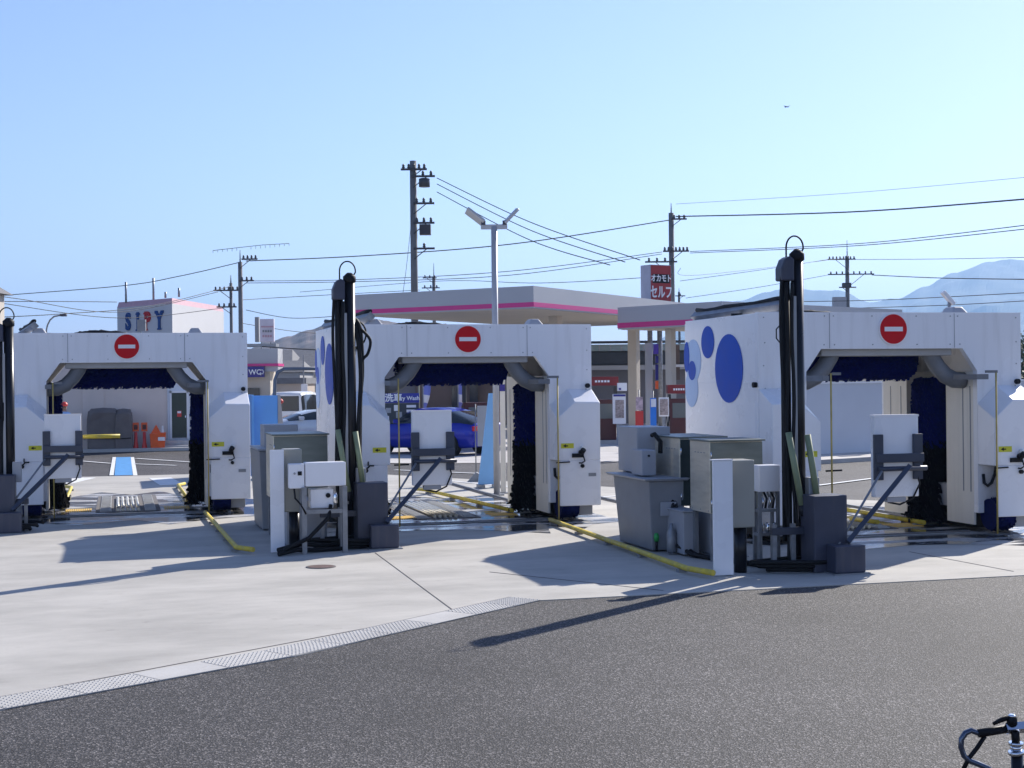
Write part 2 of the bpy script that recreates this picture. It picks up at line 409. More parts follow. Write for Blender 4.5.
# painted markings behind the lanes
mk = MB(); 
for p, q, ww in [(G(111.5, 475.5), G(114.3, 457.3), .10), (G(135.3, 475.5), G(132.3, 457.3), .10), (G(55, 459), G(111, 463.5), .12), (G(134, 464), G(176, 465.5), .12), (G(136, 458.5), G(205, 463), .12), (G(818, 485.5), G(873, 478.5), .12), (G(440, 480), G(560, 492), .1), (G(395, 470), G(490, 474), .12), (G(60, 484), G(85, 478), .5), (G(160, 478), G(172, 485), .5),
                (G(700, 480), G(818, 485.5), .12), (G(560, 500), G(650, 494), .12)]:
    strip(mk, p, q, ww, .004)
o = mk.build('lot_marking_white', PAINTW); o['kind'] = 'structure'
mk = MB(); strip(mk, G(123.6, 475.5), G(123.5, 457.3), .42, .004)
o = mk.build('lot_marking_blue', PAINTB); o['kind'] = 'structure'
# wet film on the wash lanes
GX = [(0.159, 24.94), (5.106, 21.51), (10.034, 17.635)]
for i, (gx, gy) in enumerate(GX):
    pts = []
    for a in range(28):
        t = 2*PI*a/28
        rx = 2.6+random.uniform(-.5, .4); ry = 4.6+random.uniform(-.7, .8)
        if math.sin(t) < 0: ry = 1.9+random.uniform(-.6, .6); rx = 2.3+random.uniform(-.4, .5)
        pts.append((gx+.1+rx*math.cos(t), gy+.4+ry*math.sin(t)))
    sheet('puddle', pts, .004, CONCW)

mh = thing('manhole_cover', 'small round metal manhole cover set in the concrete before the middle machine', 'manhole cover', G(321, 567))
MB().disc(tuple(G(321, 567)+Vector((0, 0, .004))), 'z', .15, .01).build('cover', mat('rusty_cover', (.14, .09, .08), .7, .3, .3, 20), mh)
MB().lathe([(.155, 0), (.175, 0), (.175, .006), (.155, .006)], tuple(G(321, 567)+Vector((0, 0, .001))), 24).build('rim', JOINT, mh)

# ------------------------------------------------------------------ gantry
HW, AT, AC, ZT, ZC, GH, GD = 1.956, 1.054, 1.271, 2.513, 2.212, 3.0, 2.63
def brush_mesh(r, z0, z1, n, ragged=.06, flare=0):
    b = MB(); b.lathe([(r*.72, z0), (r*.78, (z0+z1)/2), (r*.72, z1)], n=14)
    for k in range(n):
        z = random.uniform(z0, z1); a = random.uniform(0, 2*PI)
        rr = r*(1+random.uniform(-.14, .07)) + flare*max(0, 1-(z-z0)/.5)*random.random()
        wv = random.uniform(.010, .026); dz = random.uniform(.05, .15); a2 = a+random.uniform(.1, .5)
        c, s_ = math.cos(a), math.sin(a)
        p0 = Vector((r*.6*c, r*.6*s_, z)); p1 = Vector((rr*math.cos(a2), rr*math.sin(a2), z-dz*.4)); p2 = Vector((rr*math.cos(a2+.15), rr*math.sin(a2+.15), max(z0-.03, z-dz*1.6)))
        up = Vector((0, 0, wv))
        v = [b.v(p0-up), b.v(p0+up), b.v(p1+up), b.v(p1-up), b.v(p2+up*.2), b.v(p2-up)]
        b.f([v[0], v[3], v[2], v[1]]); b.f([v[3], v[5], v[4], v[2]])
    return b
def make_gantry():
    g = thing('car_wash_gantry', 'white drive-through car wash machine with a barrier arm showing in its opening, the leftmost', 'car wash machine', (0, 0, 0), 'white drive-through car wash machines')
    # front portal
    outl = [(-HW, .27), (-AC, .27), (-AC, ZC), (-AT, ZT), (AT, ZT), (AC, ZC), (AC, .27), (HW, .27), (HW, GH), (-HW, GH)]
    b = MB(); b.prism(outl, 0, .10)
    b.mat(1)
    for x in (-.93, .93): b.box(x-.004, x+.004, -.004, .0, ZT+.01, GH-.01)
    b.mat(2)
    for x in (-1.88, 1.88, -1.0, 1.0, -.86, .86, -.3, .35):
        for z in ((2.95, 2.57) if abs(x) < 1.5 else (2.93, 2.6, 2.3, 2.0)):
            b.disc((x+random.uniform(-.02, .02), -.004, z), 'y', .0085, .01, 8)
    b.build('front_panel', [WHITE, SEAM, BOLT], g, .006)
    # rear portal
    b = MB(); b.prism([(-HW+.03, .27), (-AC-.03, .27), (-AC-.03, ZC), (-AT, ZT), (AT, ZT), (AC+.03, ZC), (AC+.03, .27), (HW-.03, .27), (HW-.03, GH-.05), (-HW+.03, GH-.05)], GD-.1, GD)
    b.build('rear_panel', WHITE, g, .006)
    for s in (-1, 1):
        b = MB(); x0, x1 = sorted((s*HW, s*(HW-.05))); b.box(x0, x1, .10, GD-.1, .62, GH-.012)
        b.box(min(s*(HW-.02), s*(HW+.004)), max(s*(HW-.02), s*(HW+.004)), .3, GD-.2, 2.08, 2.092)
        sp = b.build('side_panel', WHITE2, g, .006)
        if s < 0:
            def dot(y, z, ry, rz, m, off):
                q = MB(); q.disc((-HW-off, y, z), 'x', ry, .004, 40, rz); return q.build('round_dot', m, sp)
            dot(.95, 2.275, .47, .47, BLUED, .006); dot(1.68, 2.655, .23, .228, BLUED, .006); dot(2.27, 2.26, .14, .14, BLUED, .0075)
            dot(2.24, 2.40, .30, .31, PALEB, .003); dot(2.30, 2.0, .24, .27, PALEB, .0045); dot(2.47, 2.46, .10, .22, BLUED, .0085)  # paler blue rounds set under the dark dots
        b = MB(); b.box(min(s*1.32, s*1.9), max(s*1.32, s*1.9), .12, GD-.12, .30, .62); b.build('side_skirt', GREY1, g, .01)
        # inner leg plates
        b = MB(); x0, x1 = sorted((s*AC, s*(AC+.03)))
        for ya, yb, ye, ys in ((.10, .78, .74, (.16, .34)), (1.85, GD-.1, 1.85, (2.0, 2.3))):
            b = MB(); b.box(x0, x1, ya, yb, .10, ZC)
            b.mat(1)
            for y in ys: b.box(*sorted((s*(AC-.004), s*AC)), y, y+.022, .55, 2.0)
            b.mat(0); b.box(*sorted((s*(AC+.03), s*(HW-.1))), ye, ye+.04, .30, ZC-.003)
            b.build('inner_leg_plate', [CREAM, SEAM], g, .004)
        # housings in front
        b = MB(); xi, xo = s*AC, s*HW
        pl = [(xi, .93), (xo, .93), (xo, 1.80), (s*1.56, 1.81), (xi, 1.56)]
        b.hexa([(x, -.40, z) for x, z in pl], [(x, -.002, z+(.20 if z > 1 else 0)) for x, z in pl])
        b.box(*sorted((s*(AC+.04), xo)), -.40, -.36, .245, .93)
        b.box(*sorted((s*(HW-.04), xo)), -.36, -.002, .245, .93)
        h = b.build('front_housing', WHITE2, g, .012)
        q = MB(); xa = 1.33 if s > 0 else -1.53
        q.box(xa, xa+.2, -.405, -.40, 1.115, 1.19); q.mat(1); q.prism([(xa+.03, 1.152), (xa+.075, 1.177), (xa+.075, 1.16), (xa+.11, 1.16), (xa+.11, 1.144), (xa+.075, 1.144), (xa+.075, 1.127)], -.408, -.405)
        q.build('warning_sticker', [YELTAG, BLACK], h)
        q = MB()
        if s > 0:
            q.box(1.50, 1.68, -.43, -.40, .975, 1.035); q.tube([(1.64, -.40, 1.05), (1.64, -.47, 1.06), (1.66, -.50, 1.10)], .04); q.tube([(1.67, -.43, 1.0), (1.69, -.45, .92), (1.64, -.44, .89), (1.60, -.44, .895)], .011)
            q.disc((1.66, -.42, .845), 'y', .028, .04, 16)
            q.build('latch', BLACK, h)
            q = MB(); q.tube([(1.66, -.405, 1.11), (1.68, -.45, 1.12)], .035); q.build('lamp', LAMPW, h)
            q = MB(); q.box(1.76, 1.88, -.406, -.40, .685, .735); q.build('slot', GREYSTR, h)
            q = MB(); q.tube([(1.24, -.45, .905), (1.46, -.42, .91)], .011, 6); q.build('handle', BLACK, h)
        else:
            q.disc((-1.63, -.415, .86), 'y', .03, .03, 16); q.tube([(-1.63, -.42, .88), (-1.58, -.44, .93), (-1.52, -.43, .93)], .012); q.tube([(-1.6, -.42, .93), (-1.6, -.42, .99)], .01)
            q.build('latch', BLACK, h)
            q = MB(); q.tube([(-1.22, -.42, .93), (-1.0, -.44, .935)], .013, 6); q.build('handle', BLACK, h)
        q = MB(); q.box(*sorted((s*1.44, s*1.88)), -.22, .10, .085, .245); q.build('housing_skirt', GREY1, h, .01)
        b = MB(); b.box(*sorted((s*1.42, s*1.9)), .3, GD-.3, .04, .29); b.build('wheel_truck', BLACK, g, .02)
        # feeler pole with bracket
        x = 1.27 if s > 0 else -1.15
        b = MB(); b.tube([(x, -.45, 2.19), (x, -.45, .03)], .012, 6); p_ = b.build('feeler_pole', YEL2, g)
        q = MB(); q.box(*sorted((x+.015, x-s*.14+.0)), -.46, -.44, 2.165, 2.2) if s < 0 else q.box(x-.16, x+.02, -.46, -.44, 2.175, 2.21)
        q.box(*((x-.12, x-.03) if s < 0 else (x-.30, x-.12)), -.46, .1, 2.09, 2.16); q.build('bracket', DUCT, p_)
        # dryer duct elbow
        b = MB(); b.tube([(s*.70, .32, 2.55), (s*.76, .32, 2.42), (s*.86, .32, 2.27), (s*.98, .32, 2.15), (s*1.12, .32, 2.085), (s*1.26, .32, 2.08)], .115, 14)
        b.build('dryer_duct', DUCT, g)
        # side brush
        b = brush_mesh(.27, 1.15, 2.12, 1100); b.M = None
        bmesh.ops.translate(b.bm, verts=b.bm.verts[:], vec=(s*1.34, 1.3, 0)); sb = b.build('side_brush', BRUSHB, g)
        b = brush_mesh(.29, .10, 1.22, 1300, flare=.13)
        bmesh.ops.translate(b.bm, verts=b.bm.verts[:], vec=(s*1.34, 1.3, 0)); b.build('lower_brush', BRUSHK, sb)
        # wheel brush
        b = MB(); b.disc((s*1.50, -.12, .26), 'x', .21, .28, 28)
        for k in range(160):
            a = random.uniform(0, 2*PI); xx = s*1.50+random.uniform(-.14, .14); rr = .21+random.uniform(.0, .03)
            p = Vector((xx, -.12+rr*math.cos(a), .26+rr*math.sin(a))); t_ = Vector((0, -math.sin(a), math.cos(a)))*.02; c0 = Vector((xx, -.12, .26)); q0 = c0+(p-c0)*.8
            b.f([b.v(q0-t_), b.v(q0+t_), b.v(p+t_), b.v(p-t_)])
        b.build('wheel_brush', mat('wheel_brush_cloth', (.004, .008, .07), .8, 0, .4, 30, spec=.1), g)
        b = MB(); b.box(*sorted((s*1.30, s*1.36)), .0, .10, .25, .92) if 0 else None
    b = MB(); b.box(-HW+.02, HW-.02, .1, GD-.1, GH-.06, GH-.02); b.build('roof_panel', WHITE2, g)
    # ceiling duct box
    b = MB(); b.box(-.98, .98, .14, .5, 2.42, 2.62); b.box(-1.2, 1.2, .12, .7, 2.64, 2.9); b.build('air_duct', DUCTB, g, .02)
    # inner dark liner on top so the ceiling reads closed
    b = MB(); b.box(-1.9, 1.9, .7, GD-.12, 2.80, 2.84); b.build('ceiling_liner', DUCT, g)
    # recess and hook
    b = MB(); b.tube([(1.34, -.02, .80), (1.34, -.04, .68), (1.38, -.06, .64), (1.44, -.06, .68), (1.50, -.05, .80), (1.53, -.04, .92)], .022, 8); b.build('hose_hook', BLKMETAL, g)
    # top brush
    b = brush_mesh(.33, -.84, .84, 1900)
    bmesh.ops.rotate(b.bm, verts=b.bm.verts[:], cent=(0, 0, 0), matrix=Matrix.Rotation(PI/2, 3, 'Y'))
    bmesh.ops.translate(b.bm, verts=b.bm.verts[:], vec=(0, 1.0, 2.42)); b.build('top_brush', BRUSHK if 0 else BRUSHB, g)
    # lumps on the roof
    for x in (-1.38, 1.12):
        b = MB(); b.hexa([(x-.13, .12, GH-.02), (x+.13, .12, GH-.02), (x+.13, .5, GH-.02), (x-.13, .5, GH-.02)], [(x-.07, .2, GH+.09), (x+.06, .2, GH+.09), (x+.06, .42, GH+.09), (x-.07, .42, GH+.09)])
        b.build('roof_vent', GREY1, g, .02)
    b = MB()
    for j in range(3):
        b.tube([(-.85+k*.085+random.uniform(-.02, .02), 1.45+.12*j, GH+.02+.05*math.sin(PI*k/10)+random.uniform(-.015, .02)) for k in range(11)], .035, 7)
    b.tube([(-1.8, 1.2, GH+.02), (-1.3, 1.3, GH+.03), (-.8, 1.6, GH+.02)], .02); b.build('cable_bundle', BLACK, g)
    b = MB(); b.tube([(-1.82, 2.5, 3.05), (-1.45, .12, 3.12)], .075, 4); tr = b.build('cable_tray', GALV, g)
    b = MB(); b.tube([(-1.80+.35*k/9, 2.45-2.3*k/9, 3.13+.06*k/9+random.uniform(-.01, .02)) for k in range(10)], .035, 6); b.build('cable', BLACK, tr)
    # ball knob on right edge
    for x in (1.88,): 
        b = MB(); b.disc((x, -.03, 2.055), 'y', .036, .05, 16); b.build('round_knob', BLACK, g)
    b = MB(); b.disc((-HW-.03, .06, 2.05), 'x', .036, .05, 16); b.build('round_knob', BLACK, g)
    # no entry sign
    b = MB(); b.disc((0, -.012, 2.775), 'y', .215, .02, 48); sg = b.build('no_entry_sign', SIGNW, g)
    b = MB(); b.disc((0, -.0245, 2.775), 'y', .198, .005, 48); b.build('red_disc', RED, sg)
    b = MB(); b.box(-.135, .135, -.0315, -.027, 2.745, 2.805); b.build('white_bar', SIGNW, sg)
    return g
g1 = make_gantry()
g2 = dup(g1, (GX[1][0], GX[1][1], 0), 'white drive-through car wash machine in the middle, before the tall lamp post')
g3 = dup(g1, (GX[2][0], GX[2][1], 0), 'white drive-through car wash machine with blue dots fully visible on its left side, the rightmost')
g1.location = (GX[0][0], GX[0][1], 0)

# ------------------------------------------------------------------ floor fittings of each lane
def lane_floor():
    t = thing('floor_grate', 'ribbed steel wheel plates over the floor pit of the left wash lane', 'floor grate', (0, 0, 0), 'floor grates of the wash lanes')
    b = MB()
    for x in (-.50, -.24, .24, .50): b.box(x-.035, x+.035, .7, 4.4, .004, .012)
    b.box(-.53, .53, .62, .7, .004, .012); b.build('channel', JOINT, t)
    for s in (-1, 1):
        b = MB(); b.box(min(s*.28, s*.46), max(s*.28, s*.46), .75, 4.3, .004, .02)
        for k in range(26): b.box(min(s*.29, s*.45), max(s*.29, s*.45), .80+k*.135, .85+k*.135, .02, .034)
        b.build('ribbed_plate', TACT, t)
    b = MB(); 
    for k in range(5): b.tube([(-.17+k*.085, .8, .03), (-.17+k*.085, 3.6, .03)], .026, 8)
    b.build('roller', STEEL, t)
    return t
fg = lane_floor()
dup(fg, (GX[1][0]-.15, GX[1][1]+.2, 0), 'ribbed steel wheel plates over the floor pit of the middle wash lane')
dup(fg, (GX[2][0], GX[2][1]+.2, 0), 'ribbed steel wheel plates over the floor pit of the right wash lane')
fg.location = (GX[0][0], GX[0][1], 0)
ln = ['left', 'middle', 'right']
for i, (gx, gy) in enumerate(GX):
    for s in (-1, 1):
        t = thing('travel_rail', f"dark steel floor rail under the {'left' if s<0 else 'right'} leg of the {ln[i]} wash machine", 'floor rail', (gx+s*1.62, gy, 0), 'floor rails of the wash machines')
        b = MB(); b.box(gx+s*1.62-.07, gx+s*1.62+.07, gy-.3, gy+8.5, .004, .012); b.build('base_strip', JOINT, t)
        b = MB(); b.box(gx+s*1.62-.02, gx+s*1.62+.02, gy-.25, gy+8.4, .012, .04); b.build('rail_head', GALV, t)
    t = thing('floor_drain', f'dark narrow drain channel across the mouth of the {ln[i]} wash lane', 'drain', (gx, gy+.1, 0), 'drains across the wash lanes')
    b = MB(); b.box(gx-1.25, gx+1.25, gy+.02, gy+.2, .006, .014); b.build('grating', JOINT, t)
    b = MB(); b.box(gx-1.27, gx+1.27, gy+.2, gy+.22, .006, .018); b.box(gx-1.27, gx+1.27, gy, gy+.02, .006, .018); b.build('frame', GALV, t)
    t = thing('yellow_floor_strips', f'short yellow tactile strips on the floor of the {ln[i]} wash lane', 'floor marking', (gx, gy, 0), 'yellow tactile strips')
    for s in (-1, 1):
        b = MB()
        for k in range(12):
            x = gx+s*(.62+k*.036); b.box(x-.012, x+.012, gy+1.0, gy+1.45, .006, .016)
        b.build('strip', PAINTO, t)
def yrail(pts, label, r=.032):
    pts = [Vector(p) for p in pts]
    t = thing('guide_rail', label, 'guide rail', (pts[0].x, pts[0].y, 0), 'yellow tyre guide rails')
    b = MB(); b.tube([(p.x, p.y, r+.03) for p in pts], r, 10); b.build('pipe', YEL, t)
    L = (pts[1]-pts[0]).length; n_ = max(2, int(L/1.3))
    for k in range(n_+1):
        p = pts[0].lerp(pts[1], .03+.94*k/n_)
        b = MB(); b.box(p.x-.05, p.x+.05, p.y-.04, p.y+.04, .0, .035); b.build('foot', GALV, t)
yrail([(1.36, 24.3, 0), (1.44, 18.9, 0), (1.62, 18.55, 0)], 'long yellow guide rail running out from right leg of the leftmost machine')
yrail([(6.22, 21.0, 0), (6.0, 15.0, 0), (6.12, 14.55, 0)], 'long yellow guide rail running towards the road between middle and right machines')
yrail([(-.93, 26.2, 0), (-.93, 31.4, 0), (-1.05, 31.7, 0)], 'yellow guide rail inside the left lane, on its left')
yrail([(1.22, 26.6, 0), (1.2, 31.2, 0), (1.35, 31.6, 0)], 'yellow guide rail inside the left lane, on its right')
yrail([(6.1, 22.7, 0), (5.72, 27.7, 0), (5.6, 28.0, 0)], 'yellow guide rail inside the middle lane seen through its opening')
yrail([G(878, 526.5), G(851, 523)], 'yellow guide rail inside the right lane, on its left')
yrail([(11.05, 18.6, 0), (11.0, 25, 0)], 'yellow guide rail inside the right lane, behind its right brush')

# ------------------------------------------------------------------ hose masts
def make_mast(loc, label, boom_end, top=0, bundle=False):
    x, y = loc
    t = thing('hose_mast', label, 'hose mast', (x, y, 0), 'tall black hose masts beside the wash machines')
    TS = (3.46+top)/3.46
    b = MB(); b.tube([(x+.07, y, .05), (x+.07, y, 3.46)], .072, 16); mp = b.build('mast_pipe', BLKMETAL, t)
    q = MB(); q.box(x-.02, x+.02, y-.085, y-.055, .55, 3.05); q.build('pipe_highlight', GREYSTR, mp, .004)  # highlight along the mast put in as a thin grey strip
    q = MB(); q.lathe([(.055, 0), (.085, .02), (.085, .09), (.03, .14)], (x+.07, y, 3.44), 14); q.build('cap', BLACK, mp)
    b = MB(); b.tube([(x-.07, y+.02, .3), (x-.07, y+.02, 3.25)], .056, 10); b.build('side_pipe', BLACK, t)
    b = MB(); b.prism([(x-.16, 3.22), (x+.0, 3.22), (x+.0, 3.47), (x-.06, 3.50), (x-.12, 3.46), (x-.16, 3.36)], y-.09, y+.09); b.build('hood', DKGREY, t, .02)
    hoses = [([(x-.14, y-.05, 3.3), (x-.165, y-.06, 2.8), (x-.15, y-.06, 2.2), (x-.13, y-.07, 1.6), (x-.14, y-.08, .9), (x-.10, y-.12, .25)], .020),
             ([(x-.03, y-.08, 3.2), (x-.045, y-.09, 2.6), (x-.02, y-.08, 1.9), (x-.05, y-.09, 1.1), (x-.02, y-.14, .4)], .022),
             ([(x-.10, y-.07, 3.2), (x-.09, y-.08, 2.4), (x-.12, y-.08, 1.5), (x-.10, y-.09, .7), (x-.16, y-.2, .1)], .024)]
    if bundle: hoses += [([(x+.10, y+.05, 3.0), (x+.20, y, 2.85), (x+.22, y-.02, 2.3), (x+.19, y-.02, 1.9), (x+.17, y-.02, 1.0)], .032),
             ([(x+.12, y+.02, 2.95), (x+.17, y-.03, 2.7), (x+.20, y-.05, 2.2), (x+.16, y-.05, 1.5), (x+.18, y-.05, .8)], .030),
             ([(x+.20, y-.03, 2.85), (x+.33, y-.03, 2.70), (x+.30, y-.03, 2.52), (x+.22, y-.03, 2.4), (x+.21, y-.03, 2.0)], .020)]
    for pts, r in hoses:
        # smooth the path
        P = [Vector(p) for p in pts]; S = []
        for i in range(len(P)-1):
            for k in range(5):
                u = k/5; a = P[max(i-1, 0)]; b_ = P[i]; c = P[i+1]; d = P[min(i+2, len(P)-1)]
                S.append(.5*((2*b_)+(c-a)*u+(2*a-5*b_+4*c-d)*u*u+(3*b_-a-3*c+d)*u**3))
        S.append(P[-1]); b = MB(); b.tube(S, r, 8); b.build('hose', BLACK, t)
    def arc(c, rx, rz, a0, a1, n=14): return [(c[0]+rx*math.cos(a0+(a1-a0)*k/n), c[1], c[2]+rz*math.sin(a0+(a1-a0)*k/n)) for k in range(n+1)]
    b = MB(); b.tube([(x-.06, y, 3.46)]+arc((x+.045, y, 3.60), .105, .13, PI*1.0, -.1)+[(x+.10, y, 3.5)], .010, 6); b.build('cable_loop', BLACK, t)
    b = MB()
    if bundle: b.tube([(x+.13, y+.02, 2.95)]+arc((x+.16, y+.05, 2.78), .13, .17, PI*.5, -PI*.5)+[(x+.14, y+.05, 2.5)], .012, 6)
    else: b.tube([(x-.12, y, 2.75), (x-.19, y, 2.68), (x-.19, y, 2.58), (x-.12, y, 2.5)], .008, 5)
    b.build('cable_loop', BLACK, t)
    # sleeves and feet
    for dx0, dx1, z0, z1 in (() if top else ((-.13, -.0, 1.53, .72), (.10, .19, 1.50, .78))):
        b = MB(); b.tube([(x+dx0, y-.16, z0), (x+dx1, y-.2, z1)], .036, 10); s_ = b.build('hose_sleeve', SLEEVE, t)
        q = MB(); q.tube([(x+dx1, y-.2, z1), (x+dx1+.01, y-.2, z1-.12)], .035, 8); q.build('fitting', BLKMETAL, s_)
    for dx in (-.35, -.12, .12, .30):
        b = MB(); b.box(x+dx-.025, x+dx+.025, y-.24, y-.19, 0, .52); b.build('frame_leg', GALV, t)
    b = MB(); b.box(x-.38, x+.34, y-.25, y-.18, .40, .48); b.build('frame_beam', BRKT, t, .005)
    b = MB(); b.box(x-.25, x+.30, y-.15, y+.2, 0, .06); b.build('base_plate', BLKMETAL, t)
    b = MB(); b.box(x+.11, x+.24, y-.16, y-.05, .72, 1.02); b.build('junction_box', GREY1, t, .01)
    if top:
        for ch in t.children_recursive:
            for v_ in ch.data.vertices:
                if v_.co.z > 2.0: v_.co.z += top
    # coil on the ground
    for k in range(3):
        b = MB(); rr = .30+.06*k
        b.tube([(x-.05+rr*1.35*math.cos(a_)+.03*math.sin(3*a_+k), y-.28+rr*.55*math.sin(a_), .03+.045*k+.01*math.sin(2*a_)) for a_ in [2*PI*j/26 for j in range(25)]], .024, 8); b.build('ground_hose', BLACK, t)
    return t
make_mast((7.33, 15.10), 'tall black hose mast with its curled top standing left of the rightmost wash machine', (8.55, 17.75, 3.14))
make_mast((2.89, 19.15), 'tall black hose mast standing left of the middle wash machine', (3.6, 21.6, 3.14), 0, True)
make_mast((-1.62, 23.0), 'tall black hose mast cut by the left edge of the photo', (-1.3, 25.0, 3.10), -.42)

# ------------------------------------------------------------------ terminals on leaning struts
def make_terminal(loc, pan, pw, label, arm=False):
    x, y = loc
    t = thing('barrier_board', label, 'barrier board', (x, y, 0), 'white boards on leaning struts before the wash lanes')
    b = MB(); b.box(x-.2, x+.2, y, y+.34, 0, .84); b.build('pedestal', DKGREY, t, .012)
    b = MB(); b.box(x-.06, x+.30, y-.22, y-.003, .015, .31); b.build('foot_box', DKGREY, t, .012)
    b = MB(); b.box(x-.09, x+.34, y-.25, y+.05, .0, .014); b.build('foot_plate', GALV, t)
    px, py, z0, z1 = pan
    b = MB(); b.box(px-pw/2, px+pw/2, py, py+.10, z0, z1); bd = b.build('board', WHITE2, t, .012)
    q = MB(); q.box(px-pw/2-.004, px+pw/2+.004, py-.004, py+.104, z1-.012, z1+.012); q.build('lit_top_edge', SIGNW, bd)  # sunlit top edge of the board put in as a bright strip
    for s in (-1, 1):
        b = MB(); b.box(px+s*(pw/2-.03)-.055, px+s*(pw/2-.03)+.055, py-.05, py-.002, z0+.20, z0+.72); b.build('bracket', BRKT, t, .006)
    b = MB(); b.box(px-pw/2-.02, px+pw/2+.02, py-.09, py-.052, z0+.40, z0+.50); b.build('crossbar', BRKT, t, .006)
    b = MB(); b.tube([(px-pw/2, py-.10, z0+.33), (px+pw/2+.04, py-.10, z0+.33)], .028, 8); b.build('hinge_tube', BRKT, t)
    b = MB(); b.tube([(x+.16, y-.08, .33), (px+.08, py-.14, z0+.36)], .036, 4); st = b.build('strut', BRKT, t)
    b = MB(); b.tube([(x-.02, y-.05, .18), (px-pw/2+.02, py-.12, z0+.31)], .014, 6); b.build('stay_rod', GALV, t)
    b = MB(); b.tube([(px+pw/2-.08, py-.02, z0+.4), (px+pw/2-.02, py-.05, z0+.15), (px+pw/2-.08, py, z0-.02), (px+.05, py+.03, z0-.09), (px-.1, py+.03, z0-.06), (px-.13, py+.03, z0+.02)], .011, 6); b.build('cable', BLACK, t)
    b = MB(); b.box(px-.12, px+.12, py+.01, py+.09, z0-.06, z0-.002); b.build('lower_box', GREY1, t, .006)
    if arm:
        a = MB(); a.tube([(px+pw/2-.05, py+.16, 1.36), (px+pw/2+.57, py+.16, 1.36)], .032, 8); a.build('barrier_arm', YEL, t)
    return t
make_terminal((7.53, 14.6), (8.60, 15.05, .76, 1.69), .56, 'white board on a leaning strut from a dark grey pedestal before the rightmost wash machine')
make_terminal((3.17, 18.75), (4.10, 19.4, .74, 1.74), .54, 'white board on a leaning strut from a dark grey pedestal before the middle wash machine')
make_terminal((-1.66, 22.6), (-.80, 23.1, .74, 1.70), .53, 'white board with a short yellow barrier arm on a leaning strut, before leftmost machine', True)
# ------------------------------------------------------------------ equipment between the middle and right machine
def boxthing(name, label, cat, parts, loc, group=None):
    t = thing(name, label, cat, loc, group)
    for nm, m, bx, bv in parts:
        b = MB()
        for q in bx: b.box(*q)
        b.build(nm, m, t, bv)
    return t
t = thing('waste_bin', 'large grey tapered bin with a pale flared lid, left of the steel cabinets', 'bin', (6.5, 17.7, 0))
b = MB(); b.hexa([(6.36, 17.05, .02), (6.78, 17.05, .02), (6.78, 18.25, .02), (6.36, 18.25, .02)], [(6.30, 16.98, .88), (6.76, 16.98, .88), (6.76, 18.32, .88), (6.30, 18.32, .88)]); b.build('body', GREY2, t, .012)
b = MB(); b.hexa([(6.24, 16.93, .885), (6.80, 16.93, .885), (6.80, 18.38, .885), (6.24, 18.38, .885)], [(6.22, 16.90, .915), (6.82, 16.90, .915), (6.82, 18.42, .915), (6.22, 18.42, .915)]); b.build('lid', GREY1, t, .008)
b = MB(); b.box(6.318, 6.33, 17.03, 18.2, .70, .715); b.build('side_rib', GREY1, t)
b = MB(); b.box(6.45, 6.66, 16.975, 16.99, .45, .62); b.build('front_plate', GREY1, t, .004)
t = thing('coin_machine', 'light grey coin box with a smaller box in front, raised behind the large bin', 'control box', (6.7, 18.1, 0))
b = MB(); b.box(6.47, 6.93, 17.86, 18.6, .93, 1.52); b.build('cabinet', GREY1, t, .01)
b = MB(); b.box(6.52, 6.9, 18.44, 18.56, .0, .93); b.build('stand', GALV, t)
b = MB(); b.box(6.33, 6.52, 17.3, 17.7, .93, 1.25); sb = b.build('small_box', GREY1, t, .01)
q = MB(); q.disc((6.42, 17.29, 1.18), 'y', .014, .02, 12); q.build('lock', BLACK, sb)
b = MB(); b.tube([(6.62, 17.70, 1.42), (6.62, 17.62, 1.44), (6.68, 17.56, 1.34), (6.66, 17.52, 1.2)], .03, 8); b.build('nozzle', BLACK, t)
for z in (1.14, 1.05, .96):
    b = MB(); b.box(6.55, 6.66, 17.66, 17.78, z-.025, z+.025); b.build('coupling', CHROME, t, .008)
def cab(name, label, x0, x1, y0, y1, z0, z1, mf, ov=.02, side=STEEL):
    t = thing(name, label, 'cabinet', ((x0+x1)/2, (y0+y1)/2, 0), 'steel pump cabinets')
    b = MB(); b.box(x0, x1, y0+.012, y1, z0, z1-.02); b.build('body', side, t, .006)
    b = MB(); b.box(x0+.01, x1-.005, y0, y0+.011, z0+.01, z1-.035); b.build('front_door', mf, t, .003)
    b = MB(); b.box(x0-ov, x1+ov, y0-.03, y1+.01, z1-.02, z1); b.build('lid', STEELD, t, .004)
    for z in (z0+.12, z1-.18):
        b = MB(); b.tube([(x0+.012, y0-.008, z-.04), (x0+.012, y0-.008, z+.04)], .008, 6); b.build('hinge', CHROME, t)
    b = MB(); b.tube([(x1-.06, y0-.03, (z0+z1)/2-.06), (x1-.06, y0-.03, (z0+z1)/2+.06)], .008, 6); b.build('handle', BLACK, t)
    b = MB()
    for k in range(4): b.box(x0-.002, x0, y0+.15+k*.09, y0+.20+k*.09, z1-.16, z1-.15)
    for k in range(3): b.disc((x0-.001, y0+.06+k*(y1-y0-.12)/2, z0+.03), 'x', .008, .003, 8)
    b.build('side_slots', SEAM, t)
    for dx in (x0+.04, x1-.04):
        for dy in (y0+.05, y1-.05):
            b = MB(); b.box(dx-.02, dx+.02, dy-.02, dy+.02, 0, z0); b.build('leg', GALV, t)
    return t
cab('steel_cabinet', 'steel cabinet with a dark green front in shade, just right of the grey bin', 6.72, 7.33, 17.0, 18.1, .56, 1.42, DKGREEN)
cab('steel_cabinet', 'wide steel cabinet with an olive grey front in shade, behind the tall white cover sheet', 6.66, 7.33, 15.9, 16.52, .56, 1.42, STEELD)
